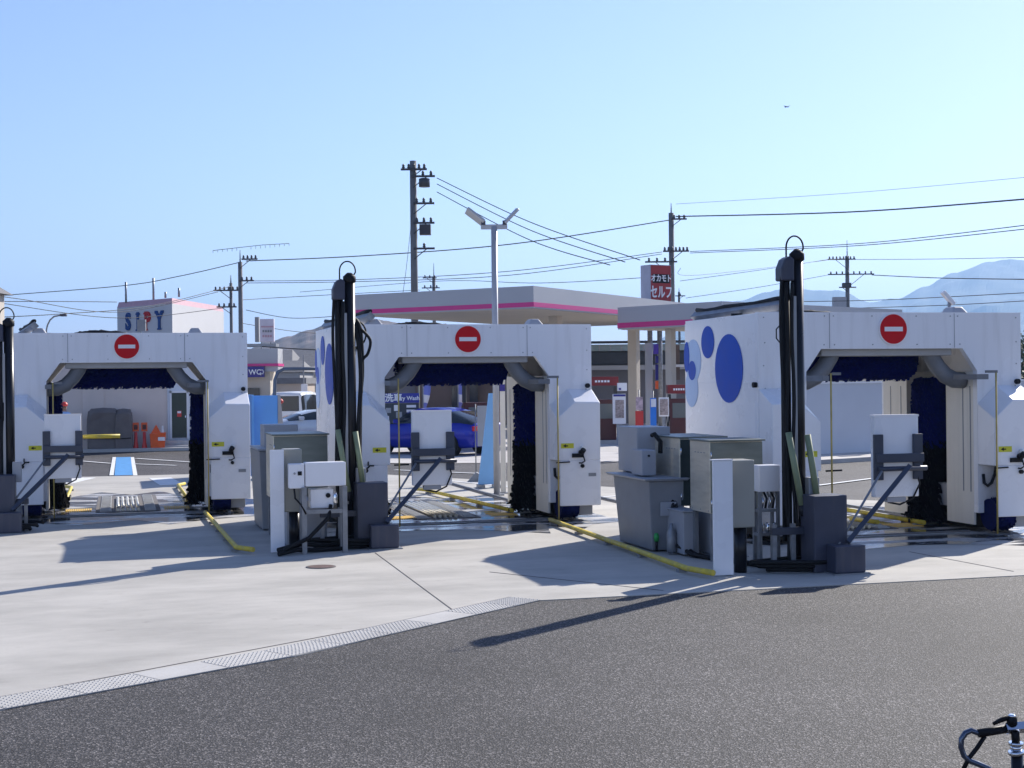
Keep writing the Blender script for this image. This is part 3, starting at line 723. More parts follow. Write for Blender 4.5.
boxthing('pump_box', 'low pale grey pump box on the ground below the steel cabinets', 'pump box', [('body', GREY1, [(6.56, 6.76, 16.5, 17.2, .02, .53)], .01), ('lid', GREY1, [(6.54, 6.78, 16.48, 17.22, .532, .55)], .004)], (6.65, 16.8, 0))
boxthing('pump_box', 'pale grey block under the olive fronted cabinet, right of the low pump box', 'pump box', [('body', GREY1, [(6.88, 7.25, 16.2, 16.9, .02, .54)], .01), ('plinth', GREY2, [(6.86, 7.27, 16.18, 16.92, .0, .018)], .003)], (7.0, 16.5, 0))
t = thing('cover_sheet', 'tall narrow white sheet cover standing left of the rightmost hose mast', 'cover', (6.3, 14.8, 0), 'tall white cover sheets')
b = MB(); b.box(6.19, 6.42, 14.70, 14.73, .01, 1.25); b.build('front_sheet', WHITE2, t, .006)
b = MB(); b.box(6.35, 6.40, 14.731, 14.80, .01, 1.24); b.build('rear_fold', WHITE2, t, .006)
b = MB(); b.box(6.19, 6.42, 14.69, 14.79, 1.251, 1.262); b.build('top_fold', WHITE2, t)
def control_cab(x0, x1, y0, y1, z0, z1, label):
    t = thing('control_cabinet', label, 'cabinet', ((x0+x1)/2, y0, 0), 'beige grey control cabinets')
    b = MB(); b.box(x0, x1, y0, y1, z0, z1); b.build('body', mat('beige_cabinet', (.36, .35, .30), .4, .2, .06), t, .012)
    b = MB(); b.tube([((x0+x1)/2+.02, y0+.1, 0), ((x0+x1)/2+.02, y0+.1, z0)], .07, 10); b.build('stand', BLKMETAL, t)
    b = MB(); b.box(x0+.02, x1-.02, y0-.004, y0-.001, z0+.03, z1-.03); b.build('door', mat('beige_cabinet_door', (.34, .33, .29), .4, .2, .06), t)
control_cab(6.43, 6.74, 14.84, 15.15, .50, 1.24, 'beige grey control cabinet on a black stand behind the tall white sheet near the road')
t = thing('valve_stand', 'small white box on a galvanised stand full of valves, next to the rightmost mast', 'valve stand', (7.1, 15.35, 0))
b = MB(); b.box(6.98, 7.24, 15.25, 15.45, .85, 1.15); b.build('box', WHITE2, t, .01)
for dx in (7.0, 7.22):
    for dy in (15.28, 15.43):
        b = MB(); b.box(dx-.018, dx+.018, dy-.018, dy+.018, 0, .85); b.build('leg', GALV, t)
for z in (.35, .62):
    b = MB(); b.box(6.98, 7.24, 15.27, 15.44, z, z+.03); b.build('shelf', GALV, t)
for k in range(5):
    b = MB(); x = 7.03+k*.045; b.tube([(x, 15.3, .66), (x+.02, 15.3, .74+.03*(k % 2)), (x+.0, 15.34, .84)], .014, 6); b.build('pipe', BLKMETAL if k % 2 else CHROME, t)
for k in range(3):
    b = MB(); b.lathe([(.02, 0), (.03, .03), (.03, .09), (.015, .12)], (7.02+.08*k, 15.3, .38), 10); b.build('valve', CHROME, t)
t = thing('filter_bottle', 'small chrome filter cylinder and green capped tap at the foot of the grey bin', 'filter', (6.52, 16.9, 0))
b = MB(); b.lathe([(.05, 0), (.06, .03), (.06, .25), (.03, .30), (.02, .36)], (6.50, 16.75, .02), 14); b.build('cylinder', GALV, t)
b = MB(); b.lathe([(.03, 0), (.035, .06), (.02, .10)], (6.40, 17.0, .14), 10); b.build('green_cap', mat('green_plastic', (.03, .35, .08), .4), t)
b = MB(); b.tube([(6.40, 17.0, .02), (6.40, 17.0, .16)], .018, 8); b.build('tap_pipe', BLKMETAL, t)
t = thing('ground_hose', 'black hose lying on the concrete from the grey bin to the rightmost mast', 'hose', (6.6, 16.5, 0))
for dx in (0, .05):
    b = MB(); b.tube([(6.66, 17.2, .9-dx), (6.60+dx, 16.93, .5), (6.56+dx, 16.75, .12), (6.62+dx, 16.35, .03), (6.75, 15.9+dx, .03), (6.85, 15.5, .03+dx*.4), (7.0, 15.1-dx, .03), (7.4, 14.9-dx, .03)], .026, 8); b.build('hose', BLACK, t)
# ------------------------------------------------------------------ equipment left of the middle machine
t = thing('cover_sheet', 'tall narrow white sheet cover standing left of the small white box on legs', 'cover', (1.95, 18.7, 0), 'tall white cover sheets')
b = MB(); b.box(1.845, 2.02, 18.60, 18.63, .01, 1.30); b.build('front_sheet', WHITE2, t, .006)
b = MB(); b.box(1.96, 2.01, 18.631, 18.70, .01, 1.29); b.build('rear_fold', WHITE2, t, .006)
control_cab(2.03, 2.26, 18.72, 19.0, .50, 1.30, 'beige grey control cabinet on a black stand left of the middle machine')
cab('steel_cabinet', 'wide olive grey steel cabinet left of the middle machine behind the white sheet', 2.03, 2.77, 20.0, 21.0, .56, 1.45, STEELD)
boxthing('coin_machine', 'light grey box at the back left of the middle machine group, before the blue partition', 'control box', [('cabinet', GREY1, [(2.08, 2.58, 21.8, 22.4, .9, 1.53)], .012), ('stand', GREY2, [(2.12, 2.5, 21.9, 22.3, 0, .9)], .012), ('nozzle', BLACK, [(2.30, 2.36, 21.74, 21.80, 1.30, 1.40)], .01)], (2.3, 22, 0))
t = thing('waste_bin', 'dark grey tapered bin at the left of the middle machine group', 'bin', (2.05, 21.9, 0))
b = MB(); b.hexa([(2.02, 21.5, .02), (2.24, 21.5, .02), (2.2, 22.6, .02), (2.0, 22.6, .02)], [(1.97, 21.4, 1.16), (2.24, 21.4, 1.16), (2.2, 22.7, 1.16), (1.95, 22.7, 1.16)]); b.build('body', GREY2, t, .012)
b = MB(); b.box(1.95, 2.26, 21.36, 22.72, 1.165, 1.2); b.build('lid', GREY1, t, .01)
t = thing('spare_wheel', 'small grey wheel leaning at the foot of the dark bin', 'wheel', (2.14, 21.0, 0))
b = MB(); b.disc((2.13, 21.0, .16), 'x', .16, .07, 24); b.build('tyre', TYRE, t, .01)
b = MB(); b.disc((2.13, 21.0, .16), 'x', .09, .08, 20); b.build('hub', GALV, t)
boxthing('pump_box', 'low pale grey pump block below the olive cabinet left of the middle machine', 'pump box', [('body', GREY1, [(2.12, 2.62, 19.3, 19.9, .02, .60)], .01), ('plinth', GREY2, [(2.1, 2.64, 19.28, 19.92, .0, .018)], .003)], (2.4, 19.6, 0))
t = thing('control_stand', 'small white control boxes on a grey four-legged stand before the middle mast', 'control stand', (2.5, 18.45, 0))
b = MB(); b.box(2.26, 2.77, 18.38, 18.62, .84, 1.14); b.build('main_box', WHITE2, t, .012)
b = MB(); b.box(2.06, 2.25, 18.38, 18.55, .82, 1.13); sb = b.build('switch_box', WHITE2, t, .012)
q = MB(); q.box(2.165, 2.215, 18.372, 18.379, .985, 1.035); q.build('switch', BLACK, sb); q = MB(); q.disc((2.125, 18.375, 1.01), 'y', .014, .01, 12); q.build('button', GREYSTR, sb)
for dx in (2.24, 2.75):
    for dy in (18.38, 18.60):
        b = MB(); b.box(dx-.03, dx+.03, dy-.03, dy+.03, 0, .835); b.build('leg', GALV, t)
b = MB(); b.box(2.27, 2.72, 18.36, 18.40, .50, .55); b.build('crossbar', GALV, t)
b = MB(); b.box(2.33, 2.62, 18.45, 18.7, .56, .80); lb = b.build('lower_box', WHITE2, t, .012)
q = MB(); q.disc((2.55, 18.44, .72), 'y', .03, .02, 16); q.build('dial', BLACK, lb)
b = MB(); b.lathe([(.02, 0), (.03, .03), (.03, .12), (.015, .16)], (2.64, 18.45, .6), 10); b.build('valve', CHROME, t)
b = MB(); b.tube([(2.12, 18.4, .82), (2.13, 18.38, .7), (2.2, 18.36, .62), (2.26, 18.35, .5)], .012, 6); b.build('cable', BLACK, t)
b = MB(); b.tube([(2.58, 18.42, .60), (2.54, 18.34, .45), (2.38, 18.3, .3), (2.28, 18.3, .2), (2.1, 18.3, .13), (1.95, 18.25, .06)], .026, 8); b.build('hose', BLACK, t)
t = thing('ground_hose', 'black hoses lying on the concrete between the white sheet and the middle mast', 'hose', (2.3, 18.3, 0))
b = MB(); b.tube([(1.9, 18.22, .03), (2.15, 18.35, .06), (2.4, 18.5, .03), (2.8, 18.6, .03)], .03, 8); b.build('hose', BLACK, t)
b = MB(); b.tube([(1.9, 18.3, .07), (2.2, 18.45, .12), (2.45, 18.6, .08), (2.85, 18.8, .03)], .03, 8); b.build('hose', BLACK, t)
# blue wedge partitions beyond
def wedge(x0, y0, w_, dx, label, col=WEDGEB):
    t = thing('partition_panel', label, 'partition', (x0, y0, 0), 'light blue wedge partitions')
    b = MB(); b.box(x0, x0+.04, y0-.3, y0+2.2, .06, 1.9); b.box(x0, x0+w_, y0+.0, y0+.04, .05, 1.88); b.build('panel', col, t, .006)
    b = MB(); xr = x0+w_
    b.hexa([(xr, y0-.02, .05), (xr+dx, y0-.02, .05), (xr+dx, y0+.06, .05), (xr, y0+.06, .05)], [(xr+.0, y0-.02, 1.89), (xr+.06, y0-.02, 1.89), (xr+.06, y0+.06, 1.89), (xr, y0+.06, 1.89)]); b.build('sloping_end', WEDGES, t, .006)
    for x in (x0+.1, xr+dx-.1):
        b = MB(); b.box(x-.05, x+.05, y0-.2, y0+.2, 0, .048); b.build('foot', GALV, t)
wedge(2.9, 33.4, .60, .22, 'light blue partition panel standing right of the leftmost wash machine')
t = thing('partition_panel', 'light blue wedge partition seen through the middle machine beside its brush', 'partition', (7.1, 28.6, 0), 'light blue wedge partitions')
b = MB(); b.hexa([(6.98, 28.6, .07), (7.42, 28.6, .07), (7.42, 28.66, .07), (6.98, 28.66, .07)], [(7.22, 28.6, 1.9), (7.42, 28.6, 1.9), (7.42, 28.66, 1.9), (7.22, 28.66, 1.9)]); b.build('panel', mat('pale_blue_partition', (.22, .48, .82), .4, 0, .05), t, .006)
for x in (7.04, 7.36):
    b = MB(); b.box(x-.03, x+.03, 28.4, 28.9, 0, .069); b.build('foot', GALV, t)

# ------------------------------------------------------------------ lamp post, partitions, light poles
p = W(497, 496, 27.6); p = Vector((p.x, p.y, 0))
t = thing('lamp_post', 'tall grey lamp post with two tilted floodlights behind the middle wash machine', 'lamp post', p)
Mx = place(p, CR)
b = MB(Mx); b.tube([(0, 0, 0), (0, 0, 5.05)], .062, 14, .058); b.build('post', LAMPP, t)
b = MB(Mx); b.box(-.14, .14, -.14, .14, 0, .02); b.build('base_plate', GALV, t)
b = MB(Mx); b.box(-.25, .25, -.03, .03, 5.0, 5.09); b.build('crossbar', LAMPP, t, .006)
for s in (-1, 1):
    b = MB(Mx @ Matrix.Translation((s*.20, 0, 5.12)) @ Matrix.Rotation(s*-R(46) if s > 0 else R(38), 4, 'Y') @ Matrix.Rotation(R(-20 if s < 0 else 10), 4, 'X'))
    b.box(*((.0, .36) if s > 0 else (-.40, 0)), -.13, .13, -.025, .025); fl = b.build('floodlight', LAMPP, t, .01)
    b = MB(Mx); b.box(s*.20-.04, s*.20+.04, -.05, .05, 5.08, 5.16); b.build('bracket', DKGREY, t)
p = W(503.5, 494, 28.0); p = Vector((p.x, p.y, 0))
t = thing('slim_post', 'slim cream steel post standing close right of the tall lamp post', 'post', p)
b = MB(place(p, CR)); b.box(-.05, .05, -.05, .05, 0, 2.35); b.build('post', CREAM, t, .005)
b = MB(place(p, CR)); b.box(-.09, .09, -.09, .09, 0, .02); b.build('base_plate', GALV, t)
b = MB(place(p, CR)); b.box(-.05, .05, -.065, -.052, 1.95, 2.08); b.build('sensor', NAVY, t)
# white framed stand seen in the middle opening
p = W(482.5, 470, 31.5); p.z = 0; t = thing('wheeled_stand', 'thin steel stand holding a pale panel beside the blue car tail', 'stand', p)
b = MB(place(p, CR)); b.box(-.10, .16, 0, .03, .75, 1.62); b.build('panel', GREY1, t, .008)
b = MB(place(p, CR)); b.tube([(-.14, 0, .05), (-.14, 0, 1.66)], .015, 6); b.build('pole', GALV, t)
b = MB(place(p, CR)); b.tube([(.2, 0, .05), (.2, 0, 1.66)], .015, 6); b.build('pole', GALV, t)
b = MB(place(p, CR)); b.prism([(-.32, 0), (.25, 0), (-.02, .14), (-.14, .2)], -.1, .1); b.build('foot', GALV, t)

# ------------------------------------------------------------------ left building with its covered heap, shovels and bucket
t = thing('service_building', 'low beige building with a pale end and green door behind the leftmost machine', 'building', (0, 50.5, 0))
b = MB(); b.box(-9, 1.62, 50.5, 56, 0, 3.5)
for k in range(24): b.box(-8.8+k*.44, -8.78+k*.44, 50.493, 50.5, .1, 3.4)
b.build('wall', BEIGEW, t)
b = MB(); b.box(1.62, 3.2, 50.45, 56, 0, 3.5); b.build('pale_wall', PALEW, t, .01)
b = MB(); b.box(-9.2, 3.35, 50.3, 56.2, 3.5, 3.66); b.build('roof', GREY1, t)
b = MB(); b.box(1.76, 2.24, 50.40, 50.445, .38, 1.88); dr = b.build('door', DOORG, t)
b = MB(); b.box(1.70, 1.755, 50.38, 50.445, .34, 1.95); b.box(2.245, 2.30, 50.38, 50.445, .34, 1.95); b.box(1.70, 2.30, 50.38, 50.445, 1.885, 1.95); b.build('door_frame', SIGNW, dr)
b = MB(); b.box(1.93, 2.07, 50.385, 50.398, 1.08, 1.28); b.mat(1).box(1.94, 2.06, 50.38, 50.384, 1.20, 1.27); b.build('notice', [REDPL, SIGNW], dr)
b = MB(); b.box(2.19, 2.215, 50.36, 50.40, 1.05, 1.12); b.build('handle', CHROME, dr)
b = MB(); b.box(-1.12, -.42, 50.46, 50.49, .38, 2.12); b.build('access_panel', BEIGEW, t, .008)
b = MB(); b.box(1.25, 3.4, 49.4, 50.44, 0, .16); b.box(1.35, 3.4, 49.75, 50.44, .162, .31); b.build('step', CONC_STEP, t, .01)
o = MB(); o.box(-9, 3.6, 49.0, 49.38, 0, .10); o = o.build('kerb', KERBM); o['kind'] = 'structure'
t = thing('covered_machine', 'bulky object under a grey tarpaulin against the beige wall', 'covered object', (-.3, 49.9, 0))
bm_ = MB(); nx, nz = 22, 14
def tarp(x0, x1, y0, y1, h, nm, seed):
    rnd = random.Random(seed); b = MB(); g_ = []
    prof = [(0, 0), (0, .25), (-.01, .5), (.0, .75), (.04, .93), (.14, 1.0), (.5, 1.02), (.86, 1.0), (.96, .93), (1, .7), (1.01, .35), (1, 0)]
    for j in range(13):
        v = j/12; row = []
        for (u, z) in prof:
            k = .04*math.sin(5*v*3+u*9+seed)*(.4+z*.6)+rnd.uniform(-.012, .012)
            ed = 1-.10*(abs(v-.5)*2)**6
            row.append(b.v((x0+(x1-x0)*u+k, y0+(y1-y0)*v+(.03*math.sin(u*17+seed)), h*z*ed+rnd.uniform(-.01, .01)*(z > 0))))
        g_.append(row)
    for j in range(12):
        for i in range(len(prof)-1): b.f([g_[j][i], g_[j][i+1], g_[j+1][i+1], g_[j+1][i]], True)
    b.f(g_[0], False); b.f(g_[-1][::-1], False)
    return b.build(nm, TARP, t)
tarp(-.93, .02, 49.40, 50.3, 1.40, 'cover', 1); tarp(-.05, .44, 49.32, 50.3, 1.36, 'cover', 4)
b = MB(); b.tube([(-.9, 49.36, .45), (.0, 49.3, .42), (.42, 49.28, .44)], .015, 5); b.build('rope', BLACK, t)
for i, (px, lab) in enumerate(((135, 'red and orange marker paddle leaning on the tarpaulin side, the left of two'), (143.2, 'red and orange marker paddle next to the orange bucket'))):
    q = W(px, 446, 50.5); x, y = q.x, 49.5
    t = thing('marker_paddle', lab, 'paddle', (x, y, 0), 'orange marker paddles by the wall')
    b = MB(); b.lathe([(.10, 0), (.10, .05), (.055, .3), (.05, .62)], (x, y, 0), 12); b.build('handle', REDPL, t)
    b = MB(); b.box(x-.10, x+.10, y-.02, y+.02, .64, .93); b.build('blade', ORANGE, t, .01)
    b = MB(); b.box(x-.06, x+.06, y-.026, y-.021, .70, .86); b.build('window', PUMPR, t)
q = W(156, 446, 50.5); x = q.x
t = thing('orange_bucket', 'orange plastic bin with things poking out beside the door step', 'bucket', (x, 49.5, 0))
b = MB(); b.hexa([(x-.22, 49.3, 0), (x+.2, 49.3, 0), (x+.2, 49.7, 0), (x-.22, 49.7, 0)], [(x-.26, 49.26, .56), (x+.26, 49.26, .60), (x+.26, 49.74, .60), (x-.26, 49.74, .56)]); b.build('body', ORANGE, t, .015)
b = MB(); b.prism([(x-.22, .57), (x+.10, .57), (x-.05, .86)], 49.38, 49.5); b.build('sheet', ORANGE, t)
b = MB(); b.prism([(x+.12, .58), (x+.2, .58), (x+.18, .82), (x+.13, .8)], 49.4, 49.5); b.build('rag', SIGNW, t)
b = MB(); b.box(x+.0, x+.22, 49.245, 49.255, .33, .45); b.build('label', SIGNW, t)
# attendant far behind the left terminal
def person(q, label, cap):
    t = thing('person', label, 'person', q)
    me = bpy.data.meshes.new('body'); bm = bmesh.new(); sl = {}
    J = dict(pel=(0, 0, .86), ch=(0, 0, 1.16), sh=(0, 0, 1.30), nk=(0, .01, 1.38), hd=(0, -.01, 1.46), top=(0, 0, 1.58),
             ls=(-.16, 0, 1.28), le=(-.24, 0, 1.03), lw=(-.22, -.14, .86), lh=(-.21, -.2, .82), rs=(.16, 0, 1.28), re=(.24, 0, 1.03), rw=(.22, -.12, .84), rh=(.21, -.17, .78),
             lk=(-.10, -.02, .47), la=(-.10, .02, .08), lt=(-.10, -.14, .04), rk=(.10, 0, .47), ra=(.11, .03, .08), rt=(.12, -.13, .04), lhp=(-.09, 0, .82), rhp=(.09, 0, .82))
    rad = dict(pel=.13, ch=.13, sh=.10, nk=.05, hd=.085, top=.07, ls=.055, le=.04, lw=.028, lh=.035, rs=.055, re=.04, rw=.028, rh=.035, lk=.055, la=.036, lt=.03, rk=.055, ra=.036, rt=.03, lhp=.08, rhp=.08)
    V = {}
    for k, c in J.items(): V[k] = bm.verts.new(c)
    for a, b_ in (('pel', 'ch'), ('ch', 'sh'), ('sh', 'nk'), ('nk', 'hd'), ('hd', 'top'), ('sh', 'ls'), ('ls', 'le'), ('le', 'lw'), ('lw', 'lh'), ('sh', 'rs'), ('rs', 're'), ('re', 'rw'), ('rw', 'rh'), ('pel', 'lhp'), ('lhp', 'lk'), ('lk', 'la'), ('la', 'lt'), ('pel', 'rhp'), ('rhp', 'rk'), ('rk', 'ra'), ('ra', 'rt')): bm.edges.new((V[a], V[b_]))
    bm.verts.index_update(); idx = {k: v.index for k, v in V.items()}
    bm.to_mesh(me); bm.free(); me.materials.append(SKIN); me.materials.append(SHIRT); me.materials.append(TROUS)
    o = bpy.data.objects.new('body', me)
    C.objects.link(o); o.modifiers.new('s', 'SKIN'); sv_ = me.skin_vertices[0].data if me.skin_vertices else None
    if sv_ is None:
        bm = bmesh.new(); bm.from_mesh(me); bm.verts.layers.skin.verify(); bm.to_mesh(me); bm.free(); sv_ = me.skin_vertices[0].data
    for k, i in idx.items(): sv_[i].radius = (rad[k], rad[k]*.85); sv_[i].use_root = (k == 'pel')
    o.modifiers.new('u', 'SUBSURF').levels = 2
    dg = bpy.context.evaluated_depsgraph_get(); dg.update(); m2 = bpy.data.meshes.new_from_object(o.evaluated_get(dg)); bpy.data.objects.remove(o)
    for m_ in (SKIN, SHIRT, TROUS):
        if m_.name not in [x_.name for x_ in m2.materials if x_]: m2.materials.append(m_)
    for f in m2.polygons:
        c = f.center; f.use_smooth = True
        f.material_index = 2 if c.z < .88 and abs(c.x) < .19 else (1 if c.z < 1.345 and not (abs(c.x) > .17 and c.z < .98) else 0)
    o = bpy.data.objects.new('body', m2); C.objects.link(o); o.parent = t
    b = MB(); b.lathe([(.10, 1.52), (.105, 1.56), (.09, 1.62), (.03, 1.655)], (q.x, q.y, 0), 16)
    b.hexa([(q.x-.07, q.y-.09, 1.53), (q.x+.07, q.y-.09, 1.53), (q.x+.05, q.y-.19, 1.52), (q.x-.05, q.y-.19, 1.52)], [(q.x-.07, q.y-.09, 1.545), (q.x+.07, q.y-.09, 1.545), (q.x+.05, q.y-.19, 1.535), (q.x-.05, q.y-.19, 1.535)])
    b.build('cap', cap, t)
    b = MB(); b.disc((q.x-.035, q.y-.095, 1.49), 'y', .010, .01, 8); b.disc((q.x+.035, q.y-.095, 1.49), 'y', .010, .01, 8); b.build('eyes', BLACK, t)
    b = MB(); b.hexa([(q.x-.012, q.y-.09, 1.445), (q.x+.012, q.y-.09, 1.445), (q.x+.008, q.y-.12, 1.448), (q.x-.008, q.y-.12, 1.448)], [(q.x-.006, q.y-.09, 1.48), (q.x+.006, q.y-.09, 1.48), (q.x+.004, q.y-.10, 1.478), (q.x-.004, q.y-.10, 1.478)]); b.build('nose', SKIN, t)
    return t
q = W(64.8, 450, 46.0); person(Vector((q.x, q.y, 0)), 'person in a red cap and light blue shirt standing beyond the left white board', REDPL)

# ------------------------------------------------------------------ petrol station canopies
def canopy(name, label, px, Z, z0, z1, dl, dr, L, Wd, cols, band):
    c0 = W(px, 384, Z); c0.z = 0
    cf = Vector(CF); crr = Vector(CR)
    a = (crr*dl[0]+cf*dl[1]).normalized(); bb = (crr*dr[0]+cf*dr[1]).normalized()
    t = thing(name, label, 'canopy', c0)
    def quad(u0, u1, v0, v1): return [c0+a*u+bb*v for u, v in ((u0, v0), (u1, v0), (u1, v1), (u0, v1))]
    def slab(b, u0, u1, v0, v1, zz0, zz1):
        q = quad(u0, u1, v0, v1); b.hexa([(p.x, p.y, zz0) for p in q], [(p.x, p.y, zz1) for p in q])
    b = MB(); slab(b, 0, L, 0, .12, z0+.02, z1); slab(b, 0, .12, .12, Wd, z0+.02, z1); slab(b, L-.12, L, .12, Wd, z0+.02, z1); slab(b, .12, L-.12, Wd-.12, Wd, z0+.02, z1)
    b.build('fascia', FASCIA, t)
    b = MB(); slab(b, .1, L-.1, .1, Wd-.1, z0, z0+.12); b.build('soffit', SOFFIT, t)
    b = MB(); slab(b, -.015, L+.015, -.015, Wd+.015, z0+.07, z0+.07+band); b.build('magenta_band', MAGENTA, t)
    b = MB(); slab(b, .12, L-.12, .12, Wd-.12, z1-.3, z1-.2); b.build('roof', GREY1, t)
    for (u, v, r) in cols:
        b = MB(); slab(b, u-r, u+r, v-r, v+r, 0, z0); b.build('column', SOFFIT, t, .02)
    return t, c0, a, bb
canopy('station_canopy', 'large grey station canopy with a magenta band, corner above the middle machine', 534.5, 54, 4.82, 5.66, (-.85, .527), (.476, .88), 8.3, 17, [(2.2, 6, .22), (2.2, 14, .22)], .17)
canopy('station_canopy', 'second grey canopy with a magenta band, further right above the pump island columns', 618.5, 57.5, 4.12, 5.0, (.68, -.73), (.73, .68), 5.2, 12, [(1.75, 1.1, .15), (3.5, 3.3, .15)], .20)

def facade(Z, px0, px1): return W(px0, 384, Z), W(px1, 384, Z)
def slabcam(b, px0, px1, py0, py1, Z, depth=.3):     # box facing the camera direction at depth Z
    p = W(px0, py1, Z); q = W(px1, py1, Z); zt = W(px0, py0, Z).z; wdt = (q-p).length; Mx = place(Vector((p.x, p.y, 0)), CR); old = b.M; b.M = Mx
    b.box(0, wdt, 0, depth, max(0, p.z), zt); b.M = old; return b
def cthing(name, label, cat, px, Z, group=None):
    q = W(px, 430, Z); return thing(name, label, cat, (q.x, q.y, 0), group)
# station shop
t = cthing('station_shop', 'dark grey station shop under the canopies with a light beam across its front', 'shop', 620, 72)
b = MB(); slabcam(b, 330, 760, 352, 445, 73, 8); b.build('wall', GREYBLD, t)
b = MB(); slabcam(b, 560, 760, 353, 365, 72.7, .28); b.build('sign_band', DARKB, t)
b = MB(); slabcam(b, 560, 760, 366, 370.5, 72.4, .5); b.build('light_beam', FASCIA, t)
b = MB(); slabcam(b, 560, 760, 345, 351.5, 72.5, 3); b.build('glass_awning', TEALG, t)
b = MB(); slabcam(b, 560, 760, 341.5, 344, 72.4, .3); b.build('awning_rail', DARKB, t)
for k in range(10):
    b = MB(); slabcam(b, 566+k*11, 567+k*11, 345, 351, 72.3, .1); b.build('glazing_bar', GREY1, t)
b = MB(); slabcam(b, 416, 500, 352, 440, 72.6, .2); b.build('dark_panel', BROWNB, t)
for px in (452, 470):
    b = MB(); slabcam(b, px, px+8, 380, 420, 72.3, .1); b.build('window', GLASS, t)
# pumps
def pump(px, Z, label, wd=1.0, h=2.1):
    q = W(px, 430, Z); q.z = 0; t = thing('fuel_pump', label, 'fuel pump', q, 'dark fuel pumps'); Mx = place(q, CR)
    b = MB(Mx); b.box(-wd*.42, wd*.42, -.25, .25, .12, 1.5); b.build('body', PUMPR, t, .02)
    b = MB(Mx); b.box(-wd*.30, wd*.30, -.27, -.255, .85, 1.35); b.build('display', mat('pump_display', (.13, .14, .13), .3), t)
    b = MB(Mx); b.box(-wd*.45, -wd*.36, -.22, .22, 1.5, h-.35); b.build('side_post', PUMPK, t)
    b = MB(Mx); b.box(wd*.36, wd*.45, -.22, .22, 1.5, h-.35); b.build('side_post', PUMPK, t)
    b = MB(Mx); b.box(-wd*.5, wd*.5, -.28, .28, h-.33, h-.03); tp = b.build('top_sign', mat('pump_sign_red', (.20, .008, .010), .45), t, .01)
    q_ = MB(Mx)
    for k in range(5): q_.box((-.26+k*.1)*wd, (-.19+k*.1)*wd, -.288, -.282, h-.22, h-.15)
    q_.build('white_marks', LETW, tp)
    b = MB(Mx); b.box(-wd*.6, wd*.6, -.5, .5, 0, .12); b.build('plinth', CONC_STEP, t)
    for s in (-1, 1):
        b = MB(Mx); b.tube([(s*wd*.42, -.2, 1.3), (s*wd*.56, -.3, .9), (s*wd*.52, -.3, .5), (s*wd*.43, -.2, .9)], .02, 6); b.build('hose', BLACK, t)
    return t
pump(482, 46, 'dark fuel pump with a red top sign, seen through the middle machine', 1.35, 2.45)
pump(603, 50, 'dark fuel pump with a red top sign right of the middle machine', 1.05, 2.3)
pump(679, 50, 'dark red fuel pump close to the rightmost machine side', .8, 2.0)
t = cthing('price_board', 'white framed board with a brown poster under the station beam', 'board', 619, 49)
b = MB(); slabcam(b, 613, 626, 394, 424, 49, .12); b.build('frame', SIGNW, t, .01)
b = MB(); slabcam(b, 615.5, 624, 400, 418, 48.98, .015); b.build('poster', POSTER, t)
b = MB(); slabcam(b, 613.5, 625.5, 394.5, 396.5, 48.97, .02); b.build('purple_strip', NAVY, t)
b = MB(); slabcam(b, 617, 622, 424, 445, 49.05, .08); b.build('stand', GREY1, t)
t = cthing('white_meter', 'small white box mounted above the framed poster board', 'box', 622, 49.5)
b = MB(); slabcam(b, 617.5, 627, 383, 391, 49.3, .2); b.build('box', SIGNW, t, .01)
b = MB(); slabcam(b, 619, 621, 388, 390, 49.27, .02); b.build('logo', NAVY, t)
for px0, px1, y0, y1, m_, lab, nm in ((635.5, 643.5, 397, 426, REDPL, 'red and white banner in front of the station column', 'banner'), (650.5, 656.5, 398, 427, mat('bright_blue_banner', (.03, .22, .75), .5), 'narrow bright blue banner between the two station columns', 'banner')):
    t = cthing(nm, lab, 'banner', (px0+px1)/2, 40, 'upright banners at the pump island')
    b = MB(); slabcam(b, px0, px1, y0+14 if m_ is REDPL else y0, y1, 40, .03); b.build('cloth', m_, t)
    b = MB(); slabcam(b, px0+.5, px1-.5, y0 if m_ is REDPL else y0+1, y0+13 if m_ is REDPL else y0+9, 39.97, .02); b.build('upper_print', mat('banner_print', (.62, .45, .48), .6, 0, .4, 8) if m_ is REDPL else LETW, t)
    q = W((px0+px1)/2, 430, 40.1); b = MB(); b.tube([(q.x, q.y, 0), (q.x, q.y, W(0, y0, 40).z)], .015, 6); b.build('pole', GALV, t)
t = cthing('poster_stand', 'brown poster in a pale frame before the right station column', 'poster', 664, 45)
b = MB(); slabcam(b, 659, 669, 397.5, 416.5, 45, .05); b.build('frame', SIGNW, t, .005)
b = MB(); slabcam(b, 660, 668, 399, 415, 44.98, .015); b.build('poster', POSTER, t)
b = MB(); slabcam(b, 662.5, 665.5, 416.7, 440, 45.01, .04); b.build('leg', GALV, t)
t = cthing('station_signs', 'tall column of navy signs between the station columns', 'sign', 656, 60)
b = MB(); slabcam(b, 653.5, 658.5, 344, 354, 60, .1); b.build('upper_sign', mat('violet_sign', (.08, .04, .45), .4), t)
b = MB(); slabcam(b, 655.5, 658.5, 356, 363, 60, .1); b.build('middle_sign', NAVY, t)
b = MB(); slabcam(b, 655.5, 658.5, 364.5, 380, 60, .1); b.build('lower_sign', NAVY, t)
b = MB(); slabcam(b, 655.5, 658.5, 381, 389, 60, .1); b.build('orange_sign', ORANGE, t)
b = MB(); slabcam(b, 646.5, 653, 343, 440, 60.2, .3); b.build('pale_pillar', FASCIA, t)
t = cthing('tool_locker', 'grey station locker with white boxes left of the rightmost machine side', 'locker', 672, 58)
b = MB(); slabcam(b, 670, 680, 345, 380, 58, .4); b.build('body', BROWNB, t)
